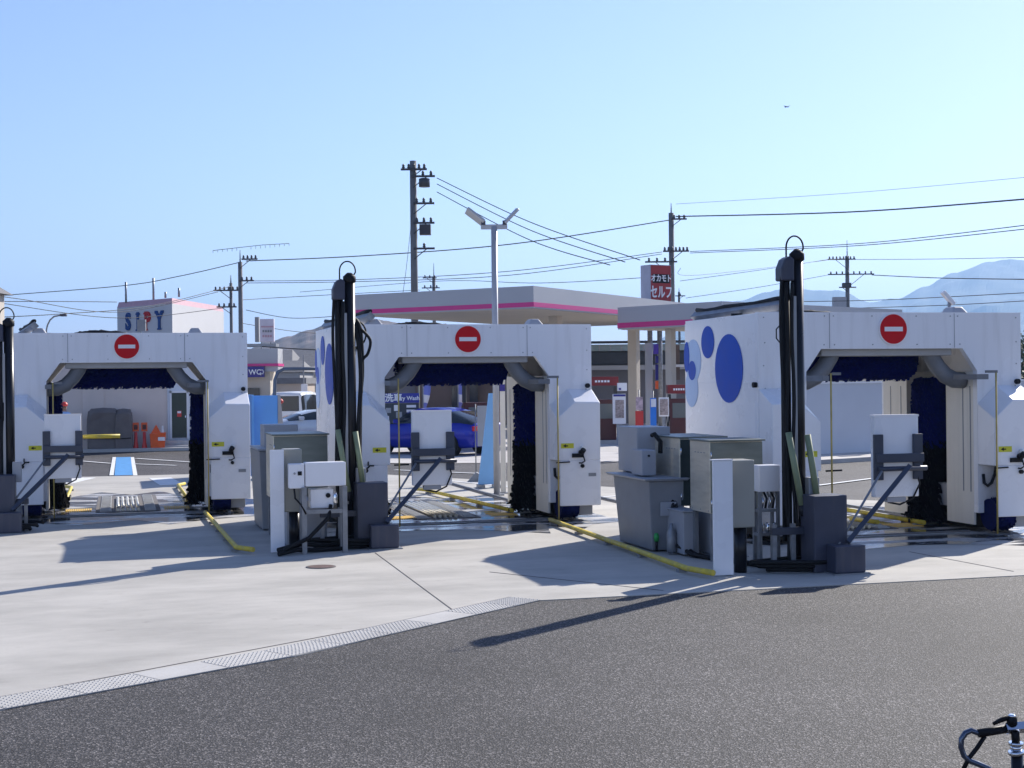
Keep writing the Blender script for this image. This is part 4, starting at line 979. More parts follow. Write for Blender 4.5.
b = MB(); slabcam(b, 669, 674, 359, 368, 57.7, .3); b.build('white_box', SIGNW, t)
b = MB(); slabcam(b, 672, 684, 364.5, 367, 57.5, .2); b.build('shelf', SIGNW, t)
b = MB(); slabcam(b, 671.5, 675, 368, 440, 58.1, .3); b.build('post', GREY1, t)
# dry wash menu sign
t = cthing('wash_menu_sign', 'navy car wash menu board with white lettering seen inside the middle opening', 'sign', 402, 44)
b = MB(); slabcam(b, 384, 419, 393.5, 403, 44, .1); hd = b.build('header', mat('menu_blue', (.02, .03, .30), .4), t)
c = W(393.5, 398.3, 43.96); text('洗車', .26, LETW, frame(c, CR, (-CF[0], -CF[1], 0)), hd, bold=.008)
c = W(408, 398.3, 43.96); text('Dry Wash', .165, LETW, frame(c, CR, (-CF[0], -CF[1], 0)), hd, bold=.004)
b = MB(); slabcam(b, 384, 419, 403.5, 431, 44, .1); bd = b.build('board', DARKB, t)
for k in range(5):
    b = MB(); slabcam(b, 406.5, 416 if k < 2 else 412, 405+k*4.6, 407.6+k*4.6, 43.97, .02); b.build('menu_line', SIGNW, bd)
for k, (a0, a1, b0, b1) in enumerate(((386, 391, 408, 413), (394, 398, 405, 411), (396, 402, 412, 418), (387, 389, 416, 420), (400, 403, 424, 428), (393, 397, 421, 424))):
    b = MB(); slabcam(b, a0, a1, b0, b1, 43.97, .02); b.build('picture_patch', SIGNW if k % 2 else GREY1, bd)
for px in (384, 418.5):
    b = MB(); slabcam(b, px, px+1.6, 385, 446, 44.12, .1); b.build('post', mat('sign_post_olive', (.30, .29, .20), .6), t)
# nobori flags
for i, (px, lab) in enumerate(((424, 'white and violet upright flag, left of two behind the middle opening'), (459, 'white and violet upright flag, right of two near the blue car'))):
    q = W(px, 430, 47); t = thing('upright_flag', lab, 'flag', (q.x, q.y, 0), 'upright flags behind the middle machine'); Mx = place(Vector((q.x, q.y, 0)), CR)
    b = MB(Mx); b.tube([(-.02, 0, 0), (-.02, 0, 2.55)], .015, 6); b.build('pole', GALV, t)
    b = MB(Mx); n_ = 10; g_ = []
    for k in range(n_+1):
        z = 2.5-k*.125; wv = .02+.17*math.sin(PI*min(1, (k+1)/n_))*.9+.06
        g_.append([b.v((0, 0, z)), b.v((wv*.5, .04*math.sin(k*.9), z-.01)), b.v((wv, .07*math.sin(k*.7+1), z-.03))])
    for k in range(n_):
        b.mi = 1 if 3 <= k <= 5 or k > 7 else 0
        for j in range(2): b.f([g_[k][j], g_[k][j+1], g_[k+1][j+1], g_[k+1][j]], True)
    o = b.build('cloth', [SIGNW, mat('flag_violet', (.22, .25, .62), .7)], t)
    sd_ = o.modifiers.new('thick', 'SOLIDIFY'); sd_.thickness = .004

# ------------------------------------------------------------------ cars
def car(name, label, pos, heading, paint, L=4.5, Wc=1.75, H=1.42, van=False, plate=True):
    """heading: direction of the nose"""
    h = Vector((heading[0], heading[1], 0)).normalized(); t = thing(name, label, 'van' if van else 'car', pos)
    Mx = Matrix((h, Vector((-h.y, h.x, 0)), Vector((0, 0, 1)))).transposed().to_4x4(); Mx.translation = pos
    l = L/2
    # stations along x (rear to nose): (x, half width, z low, z belt, z roof, half roof width)
    if van: st = [(-l, .80, .30, .95, 1.70, .68), (-l+.08, .84, .22, 1.0, H-.04, .70), (-l+.6, .86, .2, 1.02, H, .72), (0, .87, .2, 1.02, H, .72), (l-1.1, .87, .2, 1.0, H-.05, .70), (l-.55, .85, .2, .98, 1.02, .66), (l-.1, .80, .22, .86, .88, .6), (l, .72, .3, .7, .72, .5)]
    else: st = [(-l, .70, .38, .82, .84, .5), (-l+.07, .80, .26, .90, .95, .58), (-l+.45, .86, .22, .95, 1.10, .56), (-l+1.0, .88, .2, .95, H-.10, .54), (-l+1.6, .88, .2, .94, H, .55), (.1, .88, .2, .93, H-.01, .56), (.55, .88, .2, .92, H-.12, .55), (1.05, .87, .2, .90, .96, .60), (l-.55, .84, .2, .80, .84, .58), (l-.12, .76, .24, .68, .70, .5), (l, .62, .32, .58, .60, .42)]
    k = Wc/1.75
    b = MB(Mx); rings = []
    for (x, w_, zl, zb, zr, wr) in st:
        w_ *= k; wr *= k
        zm = (zl+zb)/2
        side = [(0, zl), (w_*.86, zl), (w_*.97, zl+.08), (w_, zm), (w_*.985, zb-.07), (w_*.94, zb), (wr+(w_*.94-wr)*.12, zb+(zr-zb)*.85), (wr*.9, zr-.0), (0, zr+.015)]
        rings.append([b.v((x, y, z)) for y, z in side] + [b.v((x, -y, z)) for y, z in side[-2:0:-1]])
    n = len(rings[0])
    for i in range(len(rings)-1):
        gl = (st[i][4]-st[i][3] > .12) or (st[i+1][4]-st[i+1][3] > .12)
        for j in range(n):
            jj = j if j < 8 else n-1-j
            b.mi = 1 if (gl and jj == 5) else 0
            if gl and jj in (6, 7) and abs(st[i][4]-st[i+1][4]) > .14 and not van: b.mi = 1
            b.f([rings[i][j], rings[i][(j+1) % n], rings[i+1][(j+1) % n], rings[i+1][j]], True)
    b.mi = 0; b.f(rings[0]); b.f(rings[-1][::-1])
    body = b.build('body', [paint, GLASS], t)
    wb = .31 if van else .30
    for sx in (-1, 1):
        for sy in (-1, 1):
            cx = sx*(l-(.62 if van else .85)); cy = sy*(.80*k-.02)
            b = MB(Mx)
            R_ = .31; 
            A = []; 
            b.disc((cx, cy, R_), 'y', R_+.045, .20, 26); ar = b.build('wheel_arch', BLACK, t)
            b = MB(Mx); b.disc((cx, cy+sy*.03, R_), 'y', R_, .20, 28); wh = b.build('wheel', TYRE, t, .02)
            b = MB(Mx); b.disc((cx, cy+sy*.135, R_), 'y', R_*.62, .012, 20); 
            for q_ in range(5):
                a_ = q_*2*PI/5; b.tube([(cx, cy+sy*.142, R_), (cx+R_*.58*math.cos(a_), cy+sy*.142, R_+R_*.58*math.sin(a_))], .03, 4)
            b.build('rim', RIM, wh)
    for sy in (-1, 1):
        b = MB(Mx); y0, y1 = sorted((sy*.52*k, sy*.76*k)); b.box(-l-.01, -l+.12, y0, y1, .72 if not van else .62, .86 if not van else .98); b.build('tail_lamp', LAMPR, t, .02)
        b = MB(Mx); y0, y1 = sorted((sy*.42*k, sy*.72*k)); b.box(l-.22, l-.02, y0, y1, .56, .68); b.build('headlight', LAMPW, t, .02)
        b = MB(Mx); y0, y1 = sorted((sy*.86*k, sy*1.0*k)); b.box(.55, .72, y0, y1, .93, 1.05); b.build('mirror', paint, t, .02)
    b = MB(Mx); b.box(-l-.02, -l+.03, -.17, .17, .48, .64); b.build('number_plate', PLATE, t)
    if van:
        b = MB(Mx); b.box(-l-.012, -l+.05, -.60*k, .60*k, 1.04, H-.16); b.build('rear_window', GLASS, t, .03)
        b = MB(Mx); b.box(l-1.0, l-.85, -.5, .5, 1.05, 1.4); b.build('windscreen_pillar', paint, t) if 0 else None
    b = MB(Mx); b.box(-l-.03, -l+.14, -.72*k, .72*k, .28, .42); b.build('rear_bumper', paint, t, .03)
    return t
q = W(433, 459, 44.0); q.z = 0
car('parked_car', 'dark blue hatchback car seen through the middle wash machine', q, (Vector(CR)*-.80+Vector(CF)*.60), CARB, 4.3, 1.72, 1.38)
q = W(298, 433, 61); q.z = 0
car('white_van', 'pale boxy van seen from behind between left and middle machines', q, (Vector(CR)*.12+Vector(CF)*.99), CARW, 3.6, 1.6, 1.82, van=True)
q = W(312, 441, 50); q.z = 0
car('parked_car', 'pale silver car half hidden by the middle machine, in front of the boxy van', q, (Vector(CR)*-.9-Vector(CF)*.44), CARS, 3.9, 1.6, 1.25)
q = W(447, 425, 88); q.z = 0
car('white_truck', 'small white van between the two upright flags in the middle opening', q, (Vector(CR)*-.3-Vector(CF)*.95), CARW, 3.4, 1.5, 1.85, van=True)

# ------------------------------------------------------------------ WC building
t = cthing('restroom_building', 'low cream station building with a magenta band and a navy WC sign', 'building', 265, 62)
b = MB(); slabcam(b, 225, 278, 349, 372, 61.5, 1.3); b.build('parapet', FASCIA, t)
b = MB(); slabcam(b, 225, 271, 372, 445, 61.8, 1.4); b.build('wall', SOFFIT, t)
b = MB(); slabcam(b, 224.5, 278.4, 364, 366.6, 61.4, 1.5); b.build('magenta_band', MAGENTA, t)
b = MB(); slabcam(b, 225, 264, 367, 377.5, 61.3, .18); sg = b.build('wc_sign', NAVY, t)
c = W(255, 372.3, 61.25); text('WC', .30, LETW, frame(c, CR, (-CF[0], -CF[1], 0)), sg, bold=.006)
c = W(261.5, 372.3, 61.25)
b = MB(frame(c, CR, (-CF[0], -CF[1], 0))); b.tube([(-.05, .1, 0), (.05, .1, 0), (.09, .02, 0), (.05, -.06, 0), (-.08, -.06, 0)], .02, 5); b.tube([(-.08, -.06, 0), (-.02, -.0, 0)], .02, 5); b.tube([(-.08, -.06, 0), (-.02, -.12, 0)], .02, 5); b.build('arrow', LETW, sg)
b = MB(); slabcam(b, 246, 260, 388, 445, 61.7, .08); b.build('doorway', GLASS, t)
b = MB(); slabcam(b, 228, 276, 344, 347, 61.9, .8); b.build('roof_rail', GALV, t)
# white billboard on the roof
t = cthing('roof_billboard', 'pale pink billboard with a grey side on the roof above the WC sign', 'billboard', 264, 75)
b = MB(); slabcam(b, 260, 274, 319, 342, 75, .25); bd = b.build('panel', mat('pink_white_board', (.66, .60, .66), .5), t, .02)
b = MB(); slabcam(b, 255, 259, 317, 342, 75.3, .3); b.build('side_board', mat('olive_board', (.28, .29, .30), .6), t)
b = MB(); slabcam(b, 261, 273.5, 326, 327.4, 74.97, .02); b.build('pink_line', PINKR, bd)
for k in range(4):
    b = MB(); slabcam(b, 262.5+k*2.5, 264.3+k*2.5, 330, 332.2, 74.97, .02); b.build('mark', GREY2, bd)
    b = MB(); slabcam(b, 262.5+k*2.5, 264.3+k*2.5, 335, 337.2, 74.97, .02); b.build('mark', PINKR, bd)
for px in (262, 271):
    b = MB(); slabcam(b, px, px+1.2, 342, 430, 75.1, .1); b.build('post', GALV, t)
# ------------------------------------------------------------------ SIPY building
q = W(173, 384, 108); q.z = 0; t = thing('sign_building', 'tall white building with large SIPY letters on its shaded face', 'building', q)
L_ = W(118, 384, 113); L_.z = 0; Rr = W(224.5, 384, 121); Rr.z = 0
Bk = L_ + (Rr-q)
zt = W(173, 303.5, 108).z
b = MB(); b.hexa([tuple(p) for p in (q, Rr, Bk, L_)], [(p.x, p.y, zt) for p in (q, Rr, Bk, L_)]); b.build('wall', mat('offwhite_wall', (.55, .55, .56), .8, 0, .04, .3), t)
cen = (q+Bk)/2
b = MB(); b.hexa([(p.x, p.y, zt) for p in (q, Rr, Bk, L_)], [(cen.x+(p.x-cen.x)*.97, cen.y+(p.y-cen.y)*.97, zt+.42) for p in (q, Rr, Bk, L_)]); b.build('roof_edge', PINKR, t)
d = (q-L_).normalized(); nrm = Vector((d.y, -d.x, 0))
zc = W(146, 321.2, 110).z
for ch, px, m_, sz in (('S', 129.8, LETB, 1), ('I', 139.7, LETB, 1), ('P', 149.2, LETR, 1), ('Y', 161, LETB, 1)):
    u = (px-118)/55.0; c = L_.lerp(q, u)+nrm*.06; c.z = zc
    lt = text(ch, 1.75, m_, frame(c, d, nrm), t, 'letter', bold=.07, ext=.04, sx=.86)
    fr = frame(c, d, nrm)
    if ch in 'IPY':
        b = MB(fr)
        ser = {'I': [(-.26, .26, .58), (-.26, .26, -.64)], 'P': [(-.46, -.1, .58), (-.46, .0, -.64)], 'Y': [(-.56, -.18, .58), (.18, .56, .58), (-.24, .24, -.64)]}[ch]
        for x0, x1, z in ser: b.box(x0, x1, z-.05, z+.07, -.035, .035)
        b.build('serif', m_, t)
b = MB(); slabcam(b, 137, 145.5, 319.5, 331, 92, .2); u_ = b
t2 = cthing('rooftop_unit', 'small grey rooftop box in front of the letter I of the white building', 'box', 145, 92); b.build('housing', GREY2, t2)
b = MB(); slabcam(b, 141, 142, 331.5, 400, 92.1, .1); b.build('post', GALV, t2)
for px, y0, y1 in ((126, 282, 303), (153.5, 278, 300), (179, 288, 297), (165.5, 292, 298)):
    q_ = W(px, 300, 111); b = MB(); b.tube([(q_.x, q_.y, W(px, y1, 111).z), (q_.x, q_.y, W(px, y0, 111).z)], .09, 6)
    b.build('roof_pipe', GALV, t)
# ------------------------------------------------------------------ red sign オカモト セルフ
q = W(651.5, 384, 66); q.z = 0
t = thing('station_sign', 'tall dark red station sign with white katakana rising above the canopies', 'sign', q)
zb, ztp = 3.0, W(651, 264.5, 66).z
zb = W(651, 312, 66).z
right = Vector(CR)*.86+Vector(CF)*.5; Mx = place(q, right)
wsg = (W(672.5, 384, 66)-W(651.5, 384, 66)).length/.86*1.04
b = MB(Mx); b.box(0, wsg, 0, .75, zb, ztp); bd = b.build('board', mat('pale_violet_side', (.46, .45, .52), .5), t)
b = MB(Mx); b.box(.03, wsg-.03, -.03, -.002, zb+.03, ztp-.03); fc = b.build('red_face', mat('deep_red_face', (.33, .012, .02), .35), bd)
nrm = Vector((right.y, -right.x, 0)).normalized()
rn = right.normalized()
H_ = ztp-zb
c = q+rn*(wsg*.5)+nrm*.04; c.z = W(661, 278.3, 66).z
b = MB(frame(c, rn, nrm)); b.box(-wsg*.42, wsg*.42, -.20, .20, -.006, .0); b.build('dark_strip', BLACK, bd)
text('オカモト', .36, LETW, frame(c+nrm*.006, rn, nrm), bd, bold=.01, sx=.80)
c.z = W(661, 292.5, 66).z; text('セルフ', .62, LETW, frame(c+nrm*.006, rn, nrm), bd, bold=.016, sx=.66)
for x in (.3, wsg-.3):
    b = MB(Mx); b.tube([(x, .5, 0), (x, .5, zb)], .12, 10); b.build('leg', GALV, t)
# ------------------------------------------------------------------ right hand low wall, trees and others
t = thing('boundary_wall', 'long low pale wall across the lot behind the rightmost wash machine', 'wall', (18.1, 35.7, 0))
a = Vector((14.0, 34.2, 0)); e = Vector((32, 41.2, 0)); Mx = place(a, (e-a))
Lw = (e-a).length
b = MB(Mx); b.box(0, Lw, 0, .16, 0, 1.98); b.build('wall_body', mat('pale_blue_grey_wall', (.62, .64, .68), .8, 0, .04, .7), t)
b = MB(Mx); b.box(-.02, Lw, -.03, .19, 1.983, 2.04); b.build('coping', SIGNW, t)
o = MB(Mx); o.box(0, Lw, -1.9, -.004, -.01, .10); o = o.build('pavement', FORE); o['kind'] = 'structure'
for k, (px, m_, lab) in enumerate(((824, CARS, 'roof of a silver car just showing over the low pale wall'), (852, CARB, 'dark car roof just showing over the low pale wall'))):
    q = W(px+2, 384, 50+k*4); q.z = 0
    car('parked_car', lab, q, (Vector(CR)*-.95+Vector(CF)*.3), m_, 4.4, 1.7, 2.22 if 0 else 1.5)
def tree(pos, h, r, label, seed, name='broadleaf_tree', n=2600):
    rnd = random.Random(seed); t = thing(name, label, 'tree', pos, 'trees behind the wash lanes')
    b = MB(); b.tube([pos, pos+Vector((.1, 0, h*.35)), pos+Vector((0, .1, h*.7))], .18, 8, .06)
    cl = []
    for k in range(9):
        a = rnd.uniform(0, 2*PI); rr = r*rnd.uniform(.2, .7); z = h*rnd.uniform(.35, .9)
        c = pos+Vector((rr*math.cos(a), rr*math.sin(a), z)); cl.append((c, r*rnd.uniform(.35, .6)))
        b.tube([pos+Vector((0, 0, h*.3)), c], .06, 5, .02)
    b.build('trunk', BARK, t)
    b = MB()
    for k in range(n):
        c, cr_ = cl[k % 9]; v = Vector((rnd.gauss(0, 1), rnd.gauss(0, 1), rnd.gauss(0, 1))).normalized()*cr_*(rnd.random()**.4)
        v.z *= .75; p_ = c+v; s_ = rnd.uniform(.06, .15)
        u1 = Vector((rnd.gauss(0, 1), rnd.gauss(0, 1), rnd.gauss(0, 1))).normalized(); u2 = u1.orthogonal().normalized()
        b.f([b.v(p_-u1*s_), b.v(p_+u2*s_*.6), b.v(p_+u1*s_), b.v(p_-u2*s_*.6)])
    b.build('crown', LEAFD, t); return t
for i, (px, Z, h, r, lab) in enumerate(((1024, 62, 3.9, 1.8, 'dark green tree showing at the right edge beside the rightmost machine'), (1062, 58, 4.4, 2.2, 'leafy tree just outside the right edge'), (985, 70, 3.6, 2.0, 'small tree hidden behind the rightmost machine'))):
    q = W(px, 384, Z); q.z = 0; tree(q, h, r, lab, 30+i)
t = cthing('white_fence', 'low white rail fence at the right edge below the dark tree', 'fence', 1022, 50)
for k in range(3):
    b = MB(); slabcam(b, 985, 1075, 388+k*11, 391+k*11, 50, .05); b.build('rail', SIGNW, t)
for k in range(7):
    b = MB(); slabcam(b, 986+k*14, 987.6+k*14, 386, 432, 50.06, .06); b.build('post', SIGNW, t)
# curved pipe rail by the WC
q0 = W(268, 400, 36)
t = thing('pipe_arch', 'bent dark grey pipe arch behind the blue partition near the WC sign', 'pipe rail', (q0.x, q0.y, 0))
pp = [W(px, py, 36) for px, py in ((274.5, 440), (274.5, 395), (275, 380), (278, 372), (284, 369), (318, 368.5))]
b = MB(); b.tube([Vector((pp[0].x, pp[0].y, 0))]+pp[1:], .045, 8); b.build('bent_pipe', mat('grey_pipe', (.12, .14, .18), .4, .2), t)
b = MB(); q1 = W(318, 400, 36); b.tube([(q1.x, q1.y, 0), (q1.x, q1.y, W(318, 368.5, 36).z)], .045, 8); b.build('upright_pipe', mat('grey_pipe_b', (.12, .14, .18), .4, .2), t)
# old street with houses far behind between left and middle machines
def house(px0, px1, pyt, pyr, Z, wm, label, depth=6, pitched=True):
    p = W(px0, 384, Z); q = W(px1, 384, Z); p.z = q.z = 0; wd = (q-p).length; Mx = place(p, CR); zt = W(px0, pyt, Z).z; zr = W(px0, pyr, Z).z
    t = thing('town_house', label, 'house', p, 'houses beyond the station')
    b = MB(Mx); b.box(0, wd, 0, depth, 0, zt); b.build('wall', wm, t)
    b = MB(Mx)
    if pitched: b.hexa([(-.3, -.3, zt), (wd+.3, -.3, zt), (wd+.3, depth+.3, zt), (-.3, depth+.3, zt)], [(.3, depth/2-.1, zr), (wd-.3, depth/2-.1, zr), (wd-.3, depth/2+.1, zr), (.3, depth/2+.1, zr)])
    else: b.box(-.15, wd+.15, -.15, depth+.15, zt, max(zt+.15, zr))
    b.build('roof', TILE, t)
    n = max(1, int(wd/2.2))
    for k in range(n):
        x = (k+.5)*wd/n
        for z in ([1.2] if zt < 4 else [1.2, 3.8]):
            if z+1 < zt:
                b = MB(Mx); b.box(x-.5, x+.5, -.05, .02, z, z+.95); wn = b.build('window', GLASS, t)
                b = MB(Mx); b.box(x-.56, x+.56, -.07, -.03, z+.97, z+1.03); b.build('frame', SIGNW, wn)
    return t
house(272, 304, 384, 378, 92, HOUSEW[2], 'tan low house with a flat awning behind the pale van', 5, False)
house(268, 300, 372, 360, 120, HOUSEW[1], 'grey tiled house roof in the street behind the pale van', 8)
house(295, 345, 368, 352, 130, HOUSEW[0], 'cream house with a grey tiled roof left of the middle machine', 8)
house(262, 290, 362, 349, 150, HOUSEW[2], 'tan house with a dark roof below the hill, furthest in the street', 8)
house(286, 330, 360, 347, 170, HOUSEW[0], 'pale house with a long dark roof below the hill', 8)
house(-120, -14, 293, 279, 58, HOUSEW[0], 'cream house whose dark roof corner pokes in at the left edge', 2.2)
house(560, 660, 375, 352, 110, HOUSEW[1], 'grey house glimpsed behind the station shop', 8)
house(420, 470, 372, 355, 105, HOUSEW[2], 'brown house behind the upright flags', 8)
house(860, 1010, 390, 372, 120, HOUSEW[1], 'grey house roof behind the long low pale wall', 8)
t = cthing('round_road_sign', 'white rounded sign on a grey pole among the street clutter left of the middle machine', 'sign', 304, 70)
b = MB(); slabcam(b, 301, 307.5, 384, 393, 70, .08); b.build('plate', SIGNW, t, .03)
b = MB(); slabcam(b, 303.6, 304.8, 355, 440, 70.1, .08); b.build('pole', GALV, t)
t = cthing('red_lamp_sign', 'small round red signal lamp above the pale van left side', 'lamp', 280, 57)
b = MB(); q = W(280.3, 401.3, 57); b.lathe([(.03, -.12), (.11, -.05), (.12, .02), (.05, .1)], tuple(q), 14); b.build('lens', REDPL, t)
b = MB(); b.tube([(q.x, q.y, 0), (q.x, q.y, q.z-.12)], .03, 6); b.build('pole', GALV, t)
# street lamp behind left machine, flood lamp behind right machine
q = W(47, 384, 60); q.z = 0; t = thing('street_lamp', 'thin curved street lamp above the leftmost wash machine', 'street lamp', q)
pp = [W(px, py, 60) for px, py in ((47, 330), (47.5, 325), (50, 320), (54, 316.5), (60, 315.3))]
b = MB(); b.tube([q, Vector((q.x, q.y, pp[0].z))]+pp[1:], .035, 6); b.build('pole', GALV, t)
b = MB(); c = W(63.5, 315.2, 60); Mx = place(c, CR); b.M = Mx; b.box(-.13, .13, -.08, .08, -.05, .05); b.build('lamp_head', DKGREY, t, .02)
q = W(950, 384, 44); q.z = 0; t = thing('floodlight_post', 'white floodlight on a post peeking over the rightmost wash machine', 'floodlight', q)
b = MB(place(q, CR)); b.tube([(0, 0, 0), (0, 0, W(950, 302, 44).z)], .05, 8); b.build('pole', LAMPP, t)
c = W(948, 298, 44); b = MB(place(c, CR) @ Matrix.Rotation(R(50), 4, 'Y')); b.box(-.25, .25, -.13, .13, -.06, .06); b.build('lamp_head', SIGNW, t, .02)

# ------------------------------------------------------------------ utility poles
def upole(px, ytop, Z, r, label, arms, mast=0, boxes=(), r2=None):
    q = W(px, 384, Z); q.z = 0; zt = W(px, ytop, Z).z; Mx = place(q, CR)
    t = thing('utility_pole', label, 'utility pole', q, 'utility poles behind the station')
    b = MB(Mx); b.tube([(0, 0, 0), (0, 0, zt)], r*1.15, 12, r); b.build('pole', POLEM, t)
    k = Z/FPX
    if mast:
        b = MB(Mx); b.tube([(0, 0, zt), (0, 0, zt+mast*k)], .05, 6, .02); b.build('finial', ARMM, t)
    for (y, x0, x1, ins) in arms:
        z = W(px, y, Z).z
        b = MB(Mx); b.box(x0*k, x1*k, -r-.12, -r-.02, z-.05, z+.05); am = b.build('crossarm', ARMM, t)
        for s_ in range(ins):
            x = x0*k+(x1-x0)*k*(s_+.5)/ins
            q_ = MB(Mx); q_.lathe([(.05, .05), (.09, .10), (.05, .16), (.08, .2), (.03, .28)], (x, -r-.07, z), 8); q_.build('insulator', INSUL, am)
        b = MB(Mx); xx = (x1 if abs(x1) > abs(x0) else x0)*k
        b.tube([(xx*.6, -r-.07, z-.04), (0, -r, z-abs(xx)*.5)], .025, 4); b.build('brace', ARMM, t)
    for (x0, x1, y0, y1, m_) in boxes:
        z0, z1 = W(px, y1, Z).z, W(px, y0, Z).z
        b = MB(Mx); b.lathe([((x1-x0)*k*.5, 0), ((x1-x0)*k*.5, z1-z0), ((x1-x0)*k*.3, (z1-z0)*1.1)], ((x0+x1)*k*.5, -r-.2, z0), 14) if m_ is INSUL else b.box(x0*k, x1*k, -.35, .25, z0, z1)
        b.build('transformer', m_, t)
    return t, q
upole(415.5, 161, 75, .17, 'tallest utility pole with transformers rising behind the canopy left end', [(170, -12, 14, 5), (177, -2, 22, 3), (204, 0, 21, 3), (223.5, 0, 21, 3), (249, 0, 21, 1)], 0, [(6, 17, 180, 188, INSUL), (6, 17, 225, 235, ARMM)])
upole(241.5, 262, 100, .15, 'dark utility pole with a thin spike left of the white billboard', [(259.5, 2, 18, 4), (281, 0, 14, 3)], 12)
upole(232, 283, 105, .11, 'shorter dark utility pole standing just left of the spiked one', [(290.5, -17, 9, 6), (307, -14, 6, 4)], 8)
upole(673, 213, 95, .17, 'utility pole directly right of the red katakana sign', [(219.5, 0, 15, 3), (251.5, -9, 17, 7), (262, -27, 5, 4)], 10)
upole(848.5, 256, 130, .18, 'utility pole with a transformer box behind the rightmost machine', [(259.5, -20, 8, 8), (274.5, -20, 26, 8), (287.5, -9, 8, 0)], 16, [(-15, -2, 297, 307, GREY1), (-5, 3, 283, 288, ARMM)])
upole(435, 277, 140, .16, 'small distant utility pole just right of the tallest one', [(278, -11, 3, 3), (288, -12, 6, 3)], 14)
upole(680, 292, 150, .12, 'small distant utility pole right of the red sign', [(296, -4, 6, 1)], 4)
# stepped antenna on the spiked pole
q = W(241.5, 247, 100); t = thing('tv_antenna', 'long thin comb antenna above the spiked utility pole', 'antenna', q)
a, e = W(213, 250.5, 100), W(289, 243.5, 100)
b = MB(); b.tube([a, W(235, 248, 100), W(262, 245, 100), e], .02, 5); b.build('boom', ARMM, t)
b = MB()
for k in range(17):
    if 5 < k < 8: continue
    p_ = a.lerp(e, k/16); b.tube([p_-Vector((0, 0, .16)), p_+Vector((0, 0, .02))], .014, 4)
b.build('elements', ARMM, t)
# ------------------------------------------------------------------ wires
def wire(pts, label, r=.022, n=10):
    P = [W(*p_) for p_ in pts]; S = []
    for i in range(len(P)-1):
        for k in range(n):
            u = k/n; a = P[max(i-1, 0)]; b_ = P[i]; c = P[i+1]; d = P[min(i+2, len(P)-1)]
            S.append(.5*((2*b_)+(c-a)*u+(2*a-5*b_+4*c-d)*u*u+(3*b_-a-3*c+d)*u**3))
    S.append(P[-1]); b = MB(); b.tube(S, r, 5)
    o = b.build('power_wire', WIREM); tag(o, label, 'wire', 'overhead wires')
wire([(676, 216.5, 95), (850, 212, 82), (1040, 198, 66)], 'thick overhead wire running right from the top of the pole by the red sign', .04)
wire([(690, 251.5, 95), (860, 243.5, 82), (1040, 223.5, 66)], 'overhead wire, upper of a pair, sloping up to the right edge')
wire([(690, 253, 95), (860, 245.5, 82), (1040, 227.5, 66)], 'overhead wire, lower of a pair, sloping up to the right edge')
wire([(670, 220, 95), (512, 244, 92), (360, 256, 97), (246, 261, 100)], 'upper overhead wire from the red sign pole to the spiked pole', .034)
wire([(662, 252, 95), (512, 271, 92), (360, 279.5, 97), (246, 281, 100)], 'overhead wire at canopy height from the red sign pole to the spiked pole')
wire([(662, 254, 95), (512, 275, 92), (360, 281.5, 97), (246, 283, 100)], 'second overhead wire at canopy height, just under the other')
wire([(654, 277, 95), (540, 283, 100), (440, 281, 120), (300, 292, 130)], 'thin overhead wire passing behind the lamp post low down')
wire([(437, 178, 75), (530, 222, 70), (640, 260, 64)], 'topmost of three thin wires falling right from the tallest pole')
wire([(437, 184, 75), (530, 230, 70), (625, 262, 64)], 'middle of three thin wires falling right from the tallest pole')
wire([(437, 192, 75), (530, 240, 70), (610, 265, 64)], 'lowest of three thin wires falling right from the tallest pole')
wire([(241, 262, 100), (180, 276, 104), (120, 286, 108), (-20, 297, 112)], 'overhead wire from the spiked pole down to the left edge above the white building', .03)
wire([(232, 286, 105), (150, 306, 90), (60, 314, 80), (-20, 318, 75)], 'overhead wire crossing in front of the SIPY letters towards the left edge')
wire([(218, 292, 105), (120, 312, 95), (20, 299, 80), (-20, 293, 75)], 'sagging overhead wire crossing the others left of the white building')
wire([(224, 308, 105), (120, 318, 95), (0, 303, 85), (-20, 301, 85)], 'lowest sagging wire left of the white building')
wire([(-20, 301.5, 80), (60, 301.5, 85), (117, 302, 90)], 'straight thin wire running level into the white building left side')
wire([(246, 310, 100), (290, 318, 100), (340, 316, 100)], 'thin wire from the spiked pole above the white billboard')
wire([(241, 300, 100), (290, 297, 105), (420, 290, 110)], 'faint thin wire rising right from the spiked pole towards the small pole')
wire([(240, 323, 100), (300, 332, 105), (360, 335, 110)], 'thin wire just over the roof of the WC building')
wire([(262, 346.5, 60), (290, 348.5, 60), (320, 350, 60)], 'dark cable running right from the WC building roof')
wire([(855, 259.5, 130), (940, 259, 115), (1040, 257, 100)], 'level wire from the transformer pole to the right edge, upper')
wire([(872, 275, 130), (940, 278, 115), (1040, 279.5, 100)], 'level wire from the transformer pole to the right edge, lower', .035)
wire([(828, 259.5, 130), (760, 270, 125), (680, 281, 120)], 'wire from the transformer pole left towards the red sign, upper')
wire([(828, 275, 130), (760, 287, 125), (686, 298, 120)], 'wire from the transformer pole left towards the red sign, lower')
wire([(760, 302, 90), (880, 300, 90), (1040, 292, 80)], 'thin wire low across the mountains above the rightmost machine')
wire([(860, 308, 90), (950, 305, 90), (1040, 300, 80)], 'lowest thin wire across the mountains near the white floodlight')
wire([(676, 204, 95), (850, 193, 88), (1040, 176, 75)], 'faint highest wire rising right from the spike of the red sign pole', .012)
wire([(414, 196, 75), (407, 262, 74), (402, 300, 74)], 'steep guy wire falling left of the tallest utility pole', .012)
wire([(680, 268, 95), (700, 275, 100), (845, 258, 130)], 'slack wire between the red sign pole and the transformer pole', .015)
